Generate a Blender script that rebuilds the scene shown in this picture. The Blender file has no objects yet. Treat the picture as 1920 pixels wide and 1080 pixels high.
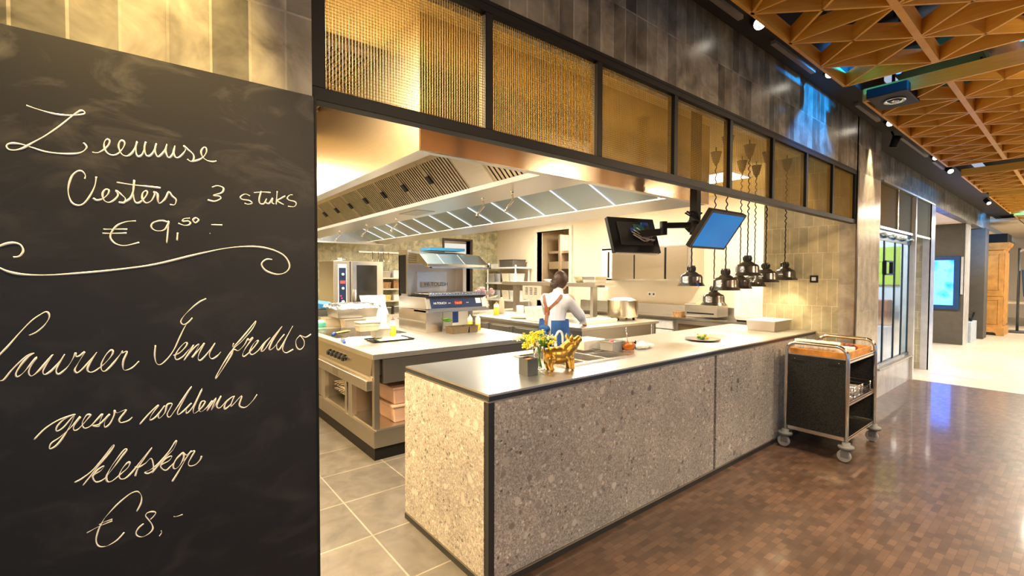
import bpy, bmesh, math, random
from mathutils import Vector, Matrix, Euler
random.seed(7)
PI = math.pi
scene = bpy.context.scene
COL = scene.collection

# ------------------------------------------------------------------ camera
CAM_H = 1.55
F_PX = 866.83
YAW, PITCH, ROLL = math.radians(51.2857), math.radians(1.5144), math.radians(0.1270)
_f = Vector((math.cos(YAW), math.sin(YAW), 0)); _r = Vector((math.sin(YAW), -math.cos(YAW), 0)); _u = Vector((0, 0, 1))
_f2 = _f*math.cos(PITCH) - _u*math.sin(PITCH); _u2 = _u*math.cos(PITCH) + _f*math.sin(PITCH)
_r2 = _r*math.cos(ROLL) + _u2*math.sin(ROLL); _u3 = _u2*math.cos(ROLL) - _r*math.sin(ROLL)
cam_data = bpy.data.cameras.new('camera'); cam = bpy.data.objects.new('camera', cam_data); COL.objects.link(cam)
cam_data.sensor_width = 36.0; cam_data.lens = 36.0*F_PX/1920.0
cam_data.clip_start = 0.05; cam_data.clip_end = 200
M = Matrix(((_r2.x, _u3.x, -_f2.x, 0), (_r2.y, _u3.y, -_f2.y, 0), (_r2.z, _u3.z, -_f2.z, CAM_H), (0, 0, 0, 1)))
cam.matrix_world = M
scene.camera = cam

def at(x, y, X=None, Y=None, Z=None):
    """the point of a world plane seen at a pixel of the 1920x1080 photograph"""
    d = _f2 + _r2*((x-960)/F_PX) + _u3*((540-y)/F_PX)
    if X is not None: t = X/d.x
    elif Y is not None: t = Y/d.y
    else: t = (Z-CAM_H)/d.z
    return Vector((0, 0, CAM_H)) + d*t

# ------------------------------------------------------------------ world, exposure
scene.view_settings.view_transform = 'Standard'
scene.view_settings.look = 'None'
scene.view_settings.gamma = 1.0
scene.view_settings.use_curve_mapping = False
scene.view_settings.exposure = 0.0
world = bpy.data.worlds.new('world'); scene.world = world; world.use_nodes = True
bg = world.node_tree.nodes['Background']
bg.inputs[0].default_value = (0.66, 0.78, 1.0, 1); bg.inputs[1].default_value = 0.62

def area(name, loc, size, power, col, rot=(0, 0, 0), sy=None, spread=None):
    l = bpy.data.lights.new(name, 'AREA'); l.energy = power; l.color = col
    l.shape = 'RECTANGLE'; l.size = size; l.size_y = sy or size
    if spread: l.spread = math.radians(spread)
    o = bpy.data.objects.new(name, l); COL.objects.link(o); o.location = loc; o.rotation_euler = rot
    return o
def spot(name, loc, target, power, col, deg=60, blend=.5, rad=.03):
    l = bpy.data.lights.new(name, 'SPOT'); l.energy = power; l.color = col
    l.spot_size = math.radians(deg); l.spot_blend = blend; l.shadow_soft_size = rad
    o = bpy.data.objects.new(name, l); COL.objects.link(o); o.location = loc
    o.rotation_euler = (Vector(target)-Vector(loc)).to_track_quat('-Z', 'Y').to_euler()
    return o
WARM = (1.0, .78, .48); NEUT = (1.0, .90, .73); COOL = (.80, .88, 1.0)
# ceiling panels of the kitchen (the panels themselves are built further down)
PANELS = [(5.9, 3.05, .55, 70), (5.9, 5.3, .55, 75), (5.9, 7.6, .55, 75), (.25, 2.75, .55, 290), (.35, 6.4, .55, 110), (-.65, 2.5, .55, 120)]  # the last panel is added, unseen, to warm the counter end
for (x, y, s, p) in PANELS:
    area('ceiling_panel_light', (x, y, 2.825), s, p, NEUT if x > 1 else (1.0, .68, .32))
for y in (3.2, 5.0, 6.8, 8.3):        # fluorescent strips inside the hood
    area('hood_light', (2.64, y, 2.62), .25, 48, NEUT, sy=1.2)
    area('hood_light', (1.5, y, 2.74), .2, 20, NEUT, sy=1.2)
# track spots of the passage
for (x, tx, p, d) in [(-.08, -.12, 85, 62), (2.98, 3.0, 30, 55), (4.2, 4.4, 30, 55), (8.15, 8.2, 40, 60), (9.2, 9.4, 40, 60)]:
    spot('track_spot_light', (x, 1.27, 3.02), (tx, 1.0 if x > 1 else 1.47, 0 if x > 1 else 2.42), p*6, WARM if x > 1 else (1.0, .66, .24), d)
spot('column_spot_light', (5.95, 1.36, 3.04), (5.95, 1.47, 2.1), 190, WARM, 40, .6)
# unseen fill lights added over the passage and the far hall
for (x, y, p) in [(1.5, -1.0, 150), (4.6, -.6, 170), (7.0, -.6, 150), (12.0, .4, 260), (12.0, 3.0, 200), (15.5, .4, 260), (19.0, -.5, 260), (19.6, 3.4, 160)]:
    area('overhead_fill', (x, y, 2.95 if x < 9 else (2.74 if y > 2 else 2.9)), .35, p*.55, WARM if x < 9 else NEUT).data.specular_factor = .06
# fill lights added across the passage, out of view, to brighten the timber
for x in (1.5, 4.5, 8.0, 12.5, 17.0):
    area('lattice_fill', (x, -1.8, 1.87), .4, 215, WARM, (PI, 0, 0), .4, 130).data.specular_factor = .2
# blue light of the LED rod above the timber lattice, aimed at the tiled header
spot('blue_fill_spot', (4.47, .36, 3.24), (4.3, 1.46, 2.93), 330, (.0, .30, 1.0), 62, .8, .05)
spot('blue_fill_spot', (13.0, -1.6, 2.8), (10.0, 1.6, 1.5), 900, (.0, .38, 1.0), 46, .6, .05)  # added blue fill that colours the edges of the pier and posts
spot('blue_fill_spot', (15.2, .3, 2.9), (16.2, 1.7, 2.7), 420, (.03, .35, 1.0), 70, .8, .05)

# ------------------------------------------------------------------ mesh builder
class MB:
    def __init__(s): s.v = []; s.f = []; s.sm = []
    def add(s, vs, fs, smooth=False):
        n = len(s.v); s.v += [Vector(p) for p in vs]
        for f in fs: s.f.append([i+n for i in f]); s.sm.append(smooth)
        return s
    def box(s, x0, y0, z0, x1, y1, z1):
        if x0 > x1: x0, x1 = x1, x0
        if y0 > y1: y0, y1 = y1, y0
        if z0 > z1: z0, z1 = z1, z0
        return s.add([(x0,y0,z0),(x1,y0,z0),(x1,y1,z0),(x0,y1,z0),(x0,y0,z1),(x1,y0,z1),(x1,y1,z1),(x0,y1,z1)],
                     [(0,3,2,1),(4,5,6,7),(0,1,5,4),(1,2,6,5),(2,3,7,6),(3,0,4,7)])
    def obox(s, c, ax, ay, az):
        """box with centre c and three half axes"""
        c, ax, ay, az = Vector(c), Vector(ax), Vector(ay), Vector(az)
        P = [c+ax*i+ay*j+az*k for k in (-1,1) for (i,j) in ((-1,-1),(1,-1),(1,1),(-1,1))]
        return s.add(P, [(0,3,2,1),(4,5,6,7),(0,1,5,4),(1,2,6,5),(2,3,7,6),(3,0,4,7)])
    def bar(s, a, b, w, h, up=(0,0,1)):
        a, b = Vector(a), Vector(b); d = (b-a); u = Vector(up)
        side = d.cross(u).normalized(); u2 = side.cross(d).normalized()
        return s.obox((a+b)/2, d/2, side*(w/2), u2*(h/2))
    def frustum(s, cx, cy, z0, z1, a0, b0, a1, b1):
        """rectangular tub outside: half sizes a,b at bottom and top"""
        return s.add([(cx-a0,cy-b0,z0),(cx+a0,cy-b0,z0),(cx+a0,cy+b0,z0),(cx-a0,cy+b0,z0),(cx-a1,cy-b1,z1),(cx+a1,cy-b1,z1),(cx+a1,cy+b1,z1),(cx-a1,cy+b1,z1)],
                     [(0,3,2,1),(4,5,6,7),(0,1,5,4),(1,2,6,5),(2,3,7,6),(3,0,4,7)])
    def tub(s, cx, cy, z0, z1, a, b, t=.004, taper=.9, rim=.01, floor=.006):
        """open rectangular container with rim"""
        R = [(a*taper,b*taper,z0),(a,b,z1-.004),(a+rim,b+rim,z1-.004),(a+rim,b+rim,z1),(a-t,b-t,z1),(a*taper-t,b*taper-t,z0+floor)]
        V = []; 
        for (p,q,z) in R: V += [(cx-p,cy-q,z),(cx+p,cy-q,z),(cx+p,cy+q,z),(cx-p,cy+q,z)]
        F = [(3,2,1,0)]
        for k in range(len(R)-1):
            for i in range(4):
                j=(i+1)%4; F.append((k*4+i,k*4+j,(k+1)*4+j,(k+1)*4+i))
        n=(len(R)-1)*4; F.append((n,n+1,n+2,n+3))
        return s.add(V,F)
    def cyl(s, a, b, r, n=16, r2=None, smooth=True):
        a, b = Vector(a), Vector(b); r2 = r if r2 is None else r2
        d = (b-a).normalized(); q = d.orthogonal().normalized(); w = d.cross(q)
        V = []
        for (c, rr) in ((a, r), (b, r2)):
            for i in range(n):
                t = 2*PI*i/n; V.append(c+(q*math.cos(t)+w*math.sin(t))*rr)
        k = len(s.v)
        s.add(V, [(i,(i+1)%n,n+(i+1)%n,n+i) for i in range(n)], smooth)
        s.add([], []); s.f += [[k+i for i in range(n)][::-1], [k+n+i for i in range(n)]]; s.sm += [False, False]
        return s
    def lathe(s, prof, c=(0,0,0), n=24, smooth=True):
        c = Vector(c); V = []
        for (r, z) in prof:
            for i in range(n):
                t = 2*PI*i/n; V.append(c+Vector((r*math.cos(t), r*math.sin(t), z)))
        F = []
        for k in range(len(prof)-1):
            for i in range(n):
                j=(i+1)%n; F.append((k*n+i,k*n+j,(k+1)*n+j,(k+1)*n+i))
        return s.add(V, F, smooth)
    def tube(s, pts, r, n=8, smooth=True, rad=None):
        pts = [Vector(p) for p in pts]; V = []; q = None; m = len(pts)
        for i, p in enumerate(pts):
            d = (pts[min(i+1,m-1)]-pts[max(i-1,0)])
            if d.length < 1e-9: d = Vector((0,0,1))
            d.normalize()
            q = d.orthogonal().normalized() if q is None else (q-d*q.dot(d))
            if q.length < 1e-6: q = d.orthogonal()
            q.normalize(); w = d.cross(q); rr = rad[i] if rad else r
            for k in range(n):
                t=2*PI*k/n; V.append(p+(q*math.cos(t)+w*math.sin(t))*rr)
        F=[]
        for i in range(m-1):
            for k in range(n):
                j=(k+1)%n; F.append((i*n+k,i*n+j,(i+1)*n+j,(i+1)*n+k))
        F.append(tuple(range(n))[::-1]); 
        b=len(s.v); s.add(V,F,smooth); s.f.append([b+(m-1)*n+k for k in range(n)]); s.sm.append(False)
        return s
    def ball(s, c, r, rx=1, ry=1, rz=1, n=14, m=9, rot=None):
        c = Vector(c); V=[]; F=[]; R = rot.to_matrix() if rot else None
        for j in range(m+1):
            ph = PI*j/m
            for i in range(n):
                t=2*PI*i/n; p=Vector((math.sin(ph)*math.cos(t)*rx, math.sin(ph)*math.sin(t)*ry, math.cos(ph)*rz))*r
                V.append(c+(R@p if R else p))
        for j in range(m):
            for i in range(n):
                k=(i+1)%n
                a,b,d,e=j*n+i,(j+1)*n+i,(j+1)*n+k,j*n+k
                if j==0: F.append((a,b,d))
                elif j==m-1: F.append((a,b,e))
                else: F.append((a,b,d,e))
        return s.add(V,F,True)
    def limb(s, pts, rads, n=12):
        """capsule chain: balls at the joints, cones between"""
        for p, r in zip(pts, rads): s.ball(p, r, n=n, m=8)
        for (a,b),(ra,rb) in zip(zip(pts,pts[1:]), zip(rads,rads[1:])): s.cyl(a,b,ra,n,rb)
        return s
    def prism(s, poly, axis, lo, hi):
        """poly of 2-D points extruded along axis: 'x' -> (y,z), 'y' -> (x,z), 'z' -> (x,y)"""
        def p3(p,t): return {'x':(t,p[0],p[1]),'y':(p[0],t,p[1]),'z':(p[0],p[1],t)}[axis]
        n=len(poly)
        return s.add([p3(p,lo) for p in poly]+[p3(p,hi) for p in poly],
                     [tuple(range(n))[::-1], tuple(range(n,2*n))]+[(i,(i+1)%n,n+(i+1)%n,n+i) for i in range(n)])
    def quad(s, a, b, c, d): return s.add([a,b,c,d],[(0,1,2,3)])

def root_loc(o):
    t = Vector((0,0,0))
    while o is not None: t += o.location; o = o.parent
    return t
def build(name, mb, mat, parent=None, bevel=0, seg=2, world=True):
    me = bpy.data.meshes.new(name)
    off = root_loc(parent) if (parent is not None and world) else Vector((0,0,0))
    me.from_pydata([v-off for v in mb.v], [], mb.f); me.validate()
    bm = bmesh.new(); bm.from_mesh(me); bmesh.ops.recalc_face_normals(bm, faces=bm.faces); bm.to_mesh(me); bm.free()
    if len(me.polygons) == len(mb.sm): me.polygons.foreach_set('use_smooth', mb.sm)
    me.materials.append(mat)
    o = bpy.data.objects.new(name, me); COL.objects.link(o)
    if parent is not None: o.parent = parent
    if bevel:
        b = o.modifiers.new('bevel', 'BEVEL'); b.width = bevel; b.segments = seg; b.limit_method = 'ANGLE'; b.angle_limit = math.radians(40)
    return o
def tag(o, label=None, cat=None, group=None, kind=None):
    if label: o['label'] = label
    if cat: o['category'] = cat
    if group: o['group'] = group
    if kind: o['kind'] = kind
    return o
def thing(name, label, cat, loc=(0,0,0), group=None):
    o = bpy.data.objects.new(name, None); COL.objects.link(o); o.location = loc; o.empty_display_size = .05
    return tag(o, label, cat, group)
def single(name, mb, mat, label, cat, group=None, bevel=0):
    """a thing of one mesh; its origin goes to the middle of its base"""
    c = [sum(v[i] for v in mb.v)/len(mb.v) for i in (0,1)]; z = min(v.z for v in mb.v)
    off = Vector((c[0], c[1], z)); mb.v = [v-off for v in mb.v]
    o = build(name, mb, mat, None, bevel); o.location = off
    return tag(o, label, cat, group)
def struct(name, mb, mat, bevel=0): return tag(build(name, mb, mat, None, bevel), kind='structure')
def copy_thing(src, loc, label=None, rotz=None):
    c = src.copy(); COL.objects.link(c); c.location = loc
    if rotz is not None: c.rotation_euler = (0,0,rotz)
    if label: c['label'] = label
    def kids(o, n):
        for ch in list(o.children):
            d = ch.copy(); COL.objects.link(d); d.parent = n; kids(ch, d)
    kids(src, c)
    return c
def remesh(o, vox, smooth=6):
    m = o.modifiers.new('remesh', 'REMESH'); m.mode = 'VOXEL'; m.voxel_size = vox; m.use_smooth_shade = True
    if smooth:
        k = o.modifiers.new('smooth', 'SMOOTH'); k.factor = .5; k.iterations = smooth
    return o
def lettering(name, text, size, mat, parent, origin, right, up, depth=.0006, align='CENTER'):
    """raised lettering lying in the plane of right and up"""
    cu = bpy.data.curves.new(name, 'FONT'); cu.body = text; cu.size = size; cu.extrude = depth; cu.align_x = align; cu.align_y = 'CENTER'
    tmp = bpy.data.objects.new(name, cu); COL.objects.link(tmp)
    me = bpy.data.meshes.new_from_object(tmp.evaluated_get(bpy.context.evaluated_depsgraph_get()))
    COL.objects.unlink(tmp); bpy.data.objects.remove(tmp)
    r = Vector(right).normalized(); u = Vector(up).normalized(); n = r.cross(u)
    off = Vector(origin) - root_loc(parent)
    for v in me.vertices: v.co = off + r*v.co.x + u*v.co.y + n*v.co.z
    me.materials.clear(); me.materials.append(mat)
    o = bpy.data.objects.new(name, me); COL.objects.link(o); o.parent = parent
    return o

# ------------------------------------------------------------------ materials
class NT:
    def __init__(s, name):
        s.m = bpy.data.materials.new(name); s.m.use_nodes = True; s.t = s.m.node_tree
        s.b = s.t.nodes['Principled BSDF']; s.tc = None
    def n(s, typ, **k):
        x = s.t.nodes.new(typ)
        for a, v in k.items(): setattr(x, a, v)
        return x
    def l(s, a, b): s.t.links.new(a, b)
    def coord(s):
        if s.tc is None: s.tc = s.n('ShaderNodeTexCoord')
        return s.tc.outputs['Object']
    def mapped(s, scale, rot=(0,0,0)):
        mp = s.n('ShaderNodeMapping'); mp.inputs['Scale'].default_value = scale; mp.inputs['Rotation'].default_value = rot
        s.l(s.coord(), mp.inputs['Vector']); return mp.outputs[0]
    def plane(s, a, b):
        sp = s.n('ShaderNodeSeparateXYZ'); s.l(s.coord(), sp.inputs[0]); cb = s.n('ShaderNodeCombineXYZ')
        s.l(sp.outputs['XYZ'.index(a)], cb.inputs[0]); s.l(sp.outputs['XYZ'.index(b)], cb.inputs[1]); return cb.outputs[0]
    def noise(s, vec, scale, detail=3, rough=.5, dist=0):
        x = s.n('ShaderNodeTexNoise'); x.inputs['Scale'].default_value = scale; x.inputs['Detail'].default_value = detail
        x.inputs['Roughness'].default_value = rough; x.inputs['Distortion'].default_value = dist
        s.l(vec, x.inputs['Vector']); return x
    def ramp(s, fac, stops):
        x = s.n('ShaderNodeValToRGB'); e = x.color_ramp.elements
        while len(e) < len(stops): e.new(.5)
        for el, (p, c) in zip(e, stops): el.position = p; el.color = (*c, 1) if len(c) == 3 else c
        s.l(fac, x.inputs[0]); return x.outputs[0]
    def mix(s, a, b, fac=.5, blend='MIX'):
        x = s.n('ShaderNodeMix', data_type='RGBA', blend_type=blend)
        for sock, val in ((x.inputs[0], fac), (x.inputs[6], a), (x.inputs[7], b)):
            if hasattr(val, 'node'): s.l(val, sock)
            elif isinstance(val, (int, float)): sock.default_value = val
            else: sock.default_value = (*val, 1)
        return x.outputs[2]
    def bump(s, h, strength=.2, dist=.01):
        x = s.n('ShaderNodeBump'); x.inputs['Strength'].default_value = strength; x.inputs['Distance'].default_value = dist
        s.l(h, x.inputs['Height']); s.l(x.outputs[0], s.b.inputs['Normal']); return x
    def base(s, c):
        if hasattr(c, 'node'): s.l(c, s.b.inputs['Base Color'])
        else: s.b.inputs['Base Color'].default_value = (*c, 1)
    def set(s, **k):
        for a, v in k.items(): s.b.inputs[a].default_value = v
        return s
def pm(name, col, rough=.5, metal=0, var=.12, scale=6, bump=0, **k):
    """plain material with a soft procedural variation of tone"""
    t = NT(name); t.set(Roughness=rough, Metallic=metal, **k)
    nz = t.noise(t.coord(), scale)
    d = tuple(max(0, c*(1-var)) for c in col); e = tuple(min(1, c*(1+var)) for c in col)
    t.base(t.ramp(nz.outputs[0], [(.3, d), (.7, e)]))
    if bump: t.bump(t.noise(t.coord(), scale*12).outputs[0], bump, .002)
    return t.m
def emit(name, col, strength):
    t = NT(name); t.base((.02,.02,.02)); t.b.inputs['Emission Color'].default_value = (*col, 1); t.b.inputs['Emission Strength'].default_value = strength
    return t.m
def steel(name, col=(.62,.60,.56), rough=.28, dirn=(2,2,160), amt=.05):
    t = NT(name); t.set(Metallic=1.0, Roughness=rough)
    nz = t.noise(t.mapped(dirn), 3, 4, .6)
    t.base(t.ramp(nz.outputs[0], [(.3, tuple(c*.96 for c in col)), (.7, tuple(min(1,c*1.03) for c in col))]))
    r = t.n('ShaderNodeMapRange'); r.inputs['To Min'].default_value = rough*.9; r.inputs['To Max'].default_value = rough*1.12
    t.l(nz.outputs[0], r.inputs['Value']); t.l(r.outputs[0], t.b.inputs['Roughness'])
    t.bump(nz.outputs[0], amt*.06, .001)
    return t.m
def tiles(name, plane, w, h, c1, c2, mortar, rough=.2, cloud=.6, offset=0.0, off=(0,0), msize=.0035, bump=.35, coat=0.0):
    t = NT(name); t.set(Roughness=rough)
    if coat: t.b.inputs['Coat Weight'].default_value = coat
    vec = t.plane(*plane); mp = t.n('ShaderNodeMapping'); mp.inputs['Location'].default_value = (-off[0], -off[1], 0); t.l(vec, mp.inputs['Vector']); vec = mp.outputs[0]
    br = t.n('ShaderNodeTexBrick'); br.offset = offset; br.inputs['Scale'].default_value = 1.0
    br.inputs['Brick Width'].default_value = w; br.inputs['Row Height'].default_value = h
    br.inputs['Mortar Size'].default_value = msize; br.inputs['Mortar Smooth'].default_value = .15; br.inputs['Bias'].default_value = 0
    br.inputs['Color1'].default_value = (*c1,1); br.inputs['Color2'].default_value = (*c2,1); br.inputs['Mortar'].default_value = (*mortar,1)
    t.l(vec, br.inputs['Vector'])
    nz = t.noise(t.coord(), 7, 4, .6, .6)
    shade = t.ramp(nz.outputs[0], [(.32, (1-cloud,)*3), (.68, (1+cloud*.35,)*3)])
    t.base(t.mix(br.outputs['Color'], shade, 1.0, 'MULTIPLY'))
    inv = t.n('ShaderNodeMath', operation='MULTIPLY_ADD'); inv.inputs[1].default_value = -1.0; inv.inputs[2].default_value = 1.0
    t.l(br.outputs['Fac'], inv.inputs[0])
    ad = t.n('ShaderNodeMath', operation='MULTIPLY_ADD'); ad.inputs[1].default_value = .25
    t.l(t.noise(t.coord(), 22, 3).outputs[0], ad.inputs[0]); t.l(inv.outputs[0], ad.inputs[2])
    t.bump(ad.outputs[0], bump, .004)
    return t.m

STEEL = steel('brushed_steel', (.65,.62,.57), .31); STEEL_H = steel('brushed_steel_bright', (.74,.72,.68), .2, (3,120,3))
STEEL_D = steel('dull_steel', (.48,.45,.40), .36); STEEL_HOOD = steel('hood_steel', (.70,.66,.60), .32, (40,2,2), .03)
CHROME = steel('polished_steel', (.8,.79,.77), .1, (4,4,4), .01)
BLACK = pm('black_metal', (.010,.010,.011), .5, **{'Specular IOR Level': .22}); BLACK_G = pm('black_gloss', (.01,.01,.011), .16)
DARK = pm('dark_paint', (.02,.021,.022), .6); GREY_D = pm('dark_grey_plastic', (.055,.06,.065), .5)
WHITE = pm('white_plastic', (.82,.80,.76), .4); CREAM = pm('cream_wall_paint', (.80,.69,.52), .7, var=.04, scale=1.5)
CREAM_C = pm('cream_ceiling_paint', (.74,.56,.22), .75, var=.05, scale=1.5)
RUBBER = pm('grey_rubber', (.16,.17,.18), .6)
NAVY = pm('navy_panel', (.015,.03,.085), .25); RED = pm('red_plastic', (.65,.06,.03), .35); YELLOW = pm('mustard_sauce', (.82,.52,.02), .35)
ORANGE = pm('orange_sauce', (.72,.20,.02), .35); GREEN = pm('leaf_green', (.10,.26,.03), .5, var=.35, scale=40)
# ================================================================== THE SETTING
def stone_mat():
    t = NT('conglomerate_stone'); t.set(Roughness=.42)
    nz = t.noise(t.coord(), 9, 4, .6)
    vm = t.n('ShaderNodeVectorMath', operation='SCALE'); vm.inputs['Scale'].default_value = .055; t.l(nz.outputs['Color'], vm.inputs[0])
    va = t.n('ShaderNodeVectorMath', operation='ADD'); t.l(t.coord(), va.inputs[0]); t.l(vm.outputs[0], va.inputs[1])
    def vor(scale, rnd=1):
        v = t.n('ShaderNodeTexVoronoi', feature='F1'); v.inputs['Scale'].default_value = scale; v.inputs['Randomness'].default_value = rnd
        t.l(va.outputs[0], v.inputs['Vector']); sp = t.n('ShaderNodeSeparateColor'); t.l(v.outputs['Color'], sp.inputs[0]); return v, sp
    v1, s1 = vor(17); v2, s2 = vor(48); v3, s3 = vor(150); v4, s4 = vor(360)
    r1 = t.ramp(s1.outputs[0], [(.0,(.12,.118,.112)),(.3,(.23,.225,.22)),(.6,(.38,.37,.36)),(1,(.55,.54,.52))])
    r2 = t.ramp(s2.outputs[1], [(.0,(.10,.098,.095)),(.3,(.25,.245,.24)),(.7,(.40,.39,.38)),(1,(.60,.585,.56))])
    r3 = t.ramp(s3.outputs[2], [(.0,(.13,.128,.122)),(.5,(.30,.295,.285)),(1,(.58,.565,.54))])
    r4 = t.ramp(s4.outputs[0], [(.0,(.17,.165,.16)),(.5,(.30,.295,.29)),(1,(.50,.49,.48))])
    def blob(v, s_, r0, lo, hi): 
        f = t.ramp(v.outputs['Distance'], [(r0,(1,1,1)),(r0+.10,(0,0,0))]); g = t.ramp(s_, [(lo,(1,1,1)),(hi,(0,0,0))])
        return t.mix(f, g, 1.0, 'MULTIPLY')
    c = t.mix(r4, r3, .55)
    c = t.mix(c, r2, blob(v2, s2.outputs[0], .34, .55, .58))
    c = t.mix(c, r1, blob(v1, s1.outputs[2], .30, .26, .29))
    c = t.mix(c, t.ramp(t.noise(t.coord(), 2.2, 5).outputs[0], [(.3,(.80,.80,.83)),(.7,(1.12,1.10,1.10))]), 1.0, 'MULTIPLY')
    t.base(c); return t.m
STONE = stone_mat()
TILE_F = tiles('glazed_wall_tile', 'XZ', .091, .28, (.36,.34,.27), (.12,.118,.098), (.38,.36,.29), .3, .62, 0, (.06,.065))
TILE_S = tiles('glazed_side_tile', 'YZ', .091, .28, (.58,.52,.33), (.43,.40,.26), (.74,.67,.48), .14, .25, .5, (.02,.12))  # same tile as the front, coloured lighter as if lit
TILE_B = tiles('glazed_back_tile', 'XZ', .091, .28, (.60,.54,.33), (.44,.42,.28), (.58,.53,.36), .2, .45, 0, (.02,.12))
TILE_K = tiles('kitchen_floor_tile', 'XY', .5, .5, (.15,.143,.135), (.115,.112,.11), (.30,.285,.26), .33, .3, 0, (.054,.139), .005, .12)
def floor_brown():
    t = NT('end_grain_block_floor'); t.set(Roughness=.3)
    br = t.n('ShaderNodeTexBrick'); br.offset = .5; br.inputs['Scale'].default_value = 1
    br.inputs['Brick Width'].default_value = .078; br.inputs['Row Height'].default_value = .039; br.inputs['Mortar Size'].default_value = .0012
    br.inputs['Color1'].default_value = (.125,.074,.052,1); br.inputs['Color2'].default_value = (.058,.034,.025,1); br.inputs['Mortar'].default_value = (.055,.028,.019,1)
    t.l(t.plane('X','Y'), br.inputs['Vector'])
    big = t.ramp(t.noise(t.coord(), 1.6, 5, .6).outputs[0], [(.3,(.72,.72,.72)),(.7,(1.2,1.2,1.2))])
    t.base(t.mix(br.outputs[0], big, 1.0, 'MULTIPLY'))
    nz = t.noise(t.coord(), 14, 3); r = t.n('ShaderNodeMapRange'); r.inputs['To Min'].default_value = .33; r.inputs['To Max'].default_value = .48
    t.l(nz.outputs[0], r.inputs['Value']); t.l(r.outputs[0], t.b.inputs['Roughness'])
    t.bump(t.mix(br.outputs['Fac'], nz.outputs[0], .5), .06, .0015)
    t.b.inputs['Coat Weight'].default_value = .4; t.b.inputs['Coat Roughness'].default_value = .09
    return t.m
FLOOR_B = floor_brown()
FLOOR_P = tiles('pale_floor_tile', 'XY', .9, .9, (.66,.58,.46), (.58,.51,.41), (.48,.43,.35), .38, .12, .5, (0,0), .004, .05)
SOFFIT = pm('black_soffit_paint', (.022,.021,.019), .7)

YF = 1.456                                            # the tiled front
struct('floor', MB().box(-5,-6,-.06, 9.07,1.82,0), FLOOR_B)
struct('floor', MB().box(-3,1.82,-.06, 9.07,11,0), TILE_K)
struct('floor', MB().box(9.07,-6,-.06, 26,11,0), FLOOR_P)
m = MB().box(-5,YF,0, .404,1.62,3.14); struct('wall_left', m, TILE_F)
m = MB().box(.404,YF,2.60, 5.57,1.60,3.14).box(5.53,YF,2.60, 6.36,1.60,3.14).box(6.36,1.66,2.75, 17.4,1.80,3.30).box(6.36,1.60,2.75,6.40,1.66,3.14)
struct('wall_front', m, TILE_F)
struct('wall_front', MB().box(5.57,YF,0, 6.36,1.60,2.60), tiles('lit_column_tile', 'XZ', .091, .28, (.52,.48,.40), (.40,.375,.32), (.5,.46,.38), .18, .3, 0, (.06,.065)))  # same tile as the header; the spotlit look is put into a lighter colour
struct('wall_right', MB().box(5.57,1.60,0, 5.72,2.34,2.86), TILE_S)
struct('wall_right', MB().box(5.72,2.22,0, 7.2,2.34,2.86), CREAM)
# right kitchen wall with an opening
m = MB().box(7.2,2.34,0, 7.35,7.0,2.86).box(7.2,8.05,0, 7.35,9.75,2.86).box(7.2,7.0,2.56, 7.35,8.05,2.86)
struct('wall_right', m, CREAM)
TAN = pm('tan_room_paint', (.46,.34,.20), .7, var=.06)
m = MB().box(8.5,6.6,0, 8.6,8.6,2.86).box(7.35,6.6,0, 8.5,6.7,2.86).box(7.35,8.5,0, 8.5,8.6,2.86).box(7.35,6.7,2.7, 8.5,8.5,2.86)
struct('wall_far', m, TAN)
m = MB().box(7.17,6.92,0, 7.36,7.0,2.64).box(7.17,8.05,0, 7.36,8.13,2.64).box(7.17,7.0,2.56, 7.36,8.05,2.64)
area('back_room_fill', (7.9,7.5,2.62), .6, 45, NEUT)  # unseen light added to brighten the room behind the opening
struct('door_1', m, pm('door_frame_paint', (.78,.70,.56), .5))
# back wall with a doorway to a lit room
m = MB().box(-3,9.6,0, 5.62,9.75,2.86).box(6.36,9.6,0, 7.2,9.75,2.86).box(5.62,9.6,2.40, 6.36,9.75,2.86)
struct('wall_back', m, TILE_B)
m = MB().box(5.58,9.57,0, 5.62,9.78,2.44).box(6.36,9.57,0, 6.42,9.78,2.44).box(5.62,9.57,2.40, 6.36,9.78,2.44)
struct('door_2', m, pm('dark_bronze_frame', (.06,.035,.02), .4))
struct('wall_far', MB().box(4.5,11.0,0, 8,11.1,2.86), CREAM)
struct('wall_left', MB().box(-1.6,1.62,0, -1.5,9.6,2.86), CREAM)
struct('ceiling', MB().box(-1.6,1.60,2.85, 6.3,11,2.95).box(6.3,1.82,2.85,9,11,2.95), CREAM_C)
struct('ceiling', MB().box(-5,-6,3.95, 26,1.456,4.05).box(-5,YF,3.3,6.4,1.62,4.0).box(6.4,1.66,3.3,26,1.8,4.0), pm('dark_ceiling_void', (.03,.028,.026), .8))
struct('ceiling', MB().box(-5,1.245,3.13, 6.36,YF,3.30).box(6.36,1.245,3.13, 17.4,1.66,3.30), SOFFIT)
struct('ceiling', MB().box(9.3,1.80,2.76, 26,9,2.86).box(17.4,-3,3.0, 26,1.8,3.06), CREAM)
struct('trim_1', MB().box(.404,YF-.002,2.585,5.53,YF+.05,2.60), BLACK)
struct('trim_2', MB().box(5.53,YF-.012,0,5.57,YF,2.60), pm('bronze_edge_trim', (.10,.08,.055), .35, 1))
# the hall end
struct('wall_far', MB().box(26,-6,0, 26.1,9,3.95), CREAM)
# louvre in the kitchen ceiling left of the hood
LOUV = pm('brown_louvre', (.16,.105,.07), .6)
m = MB()
for k in range(26): m.box(.25+k*.032,2.63,2.815, .262+k*.032,4.3,2.85)
for k in range(4): m.box(.23,2.57+k*.58,2.812, 1.085,2.63+k*.58,2.85)
single('ceiling_louvre', m, LOUV, 'brown slatted louvre in the kitchen ceiling beside the extractor hood', 'ceiling vent')
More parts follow.
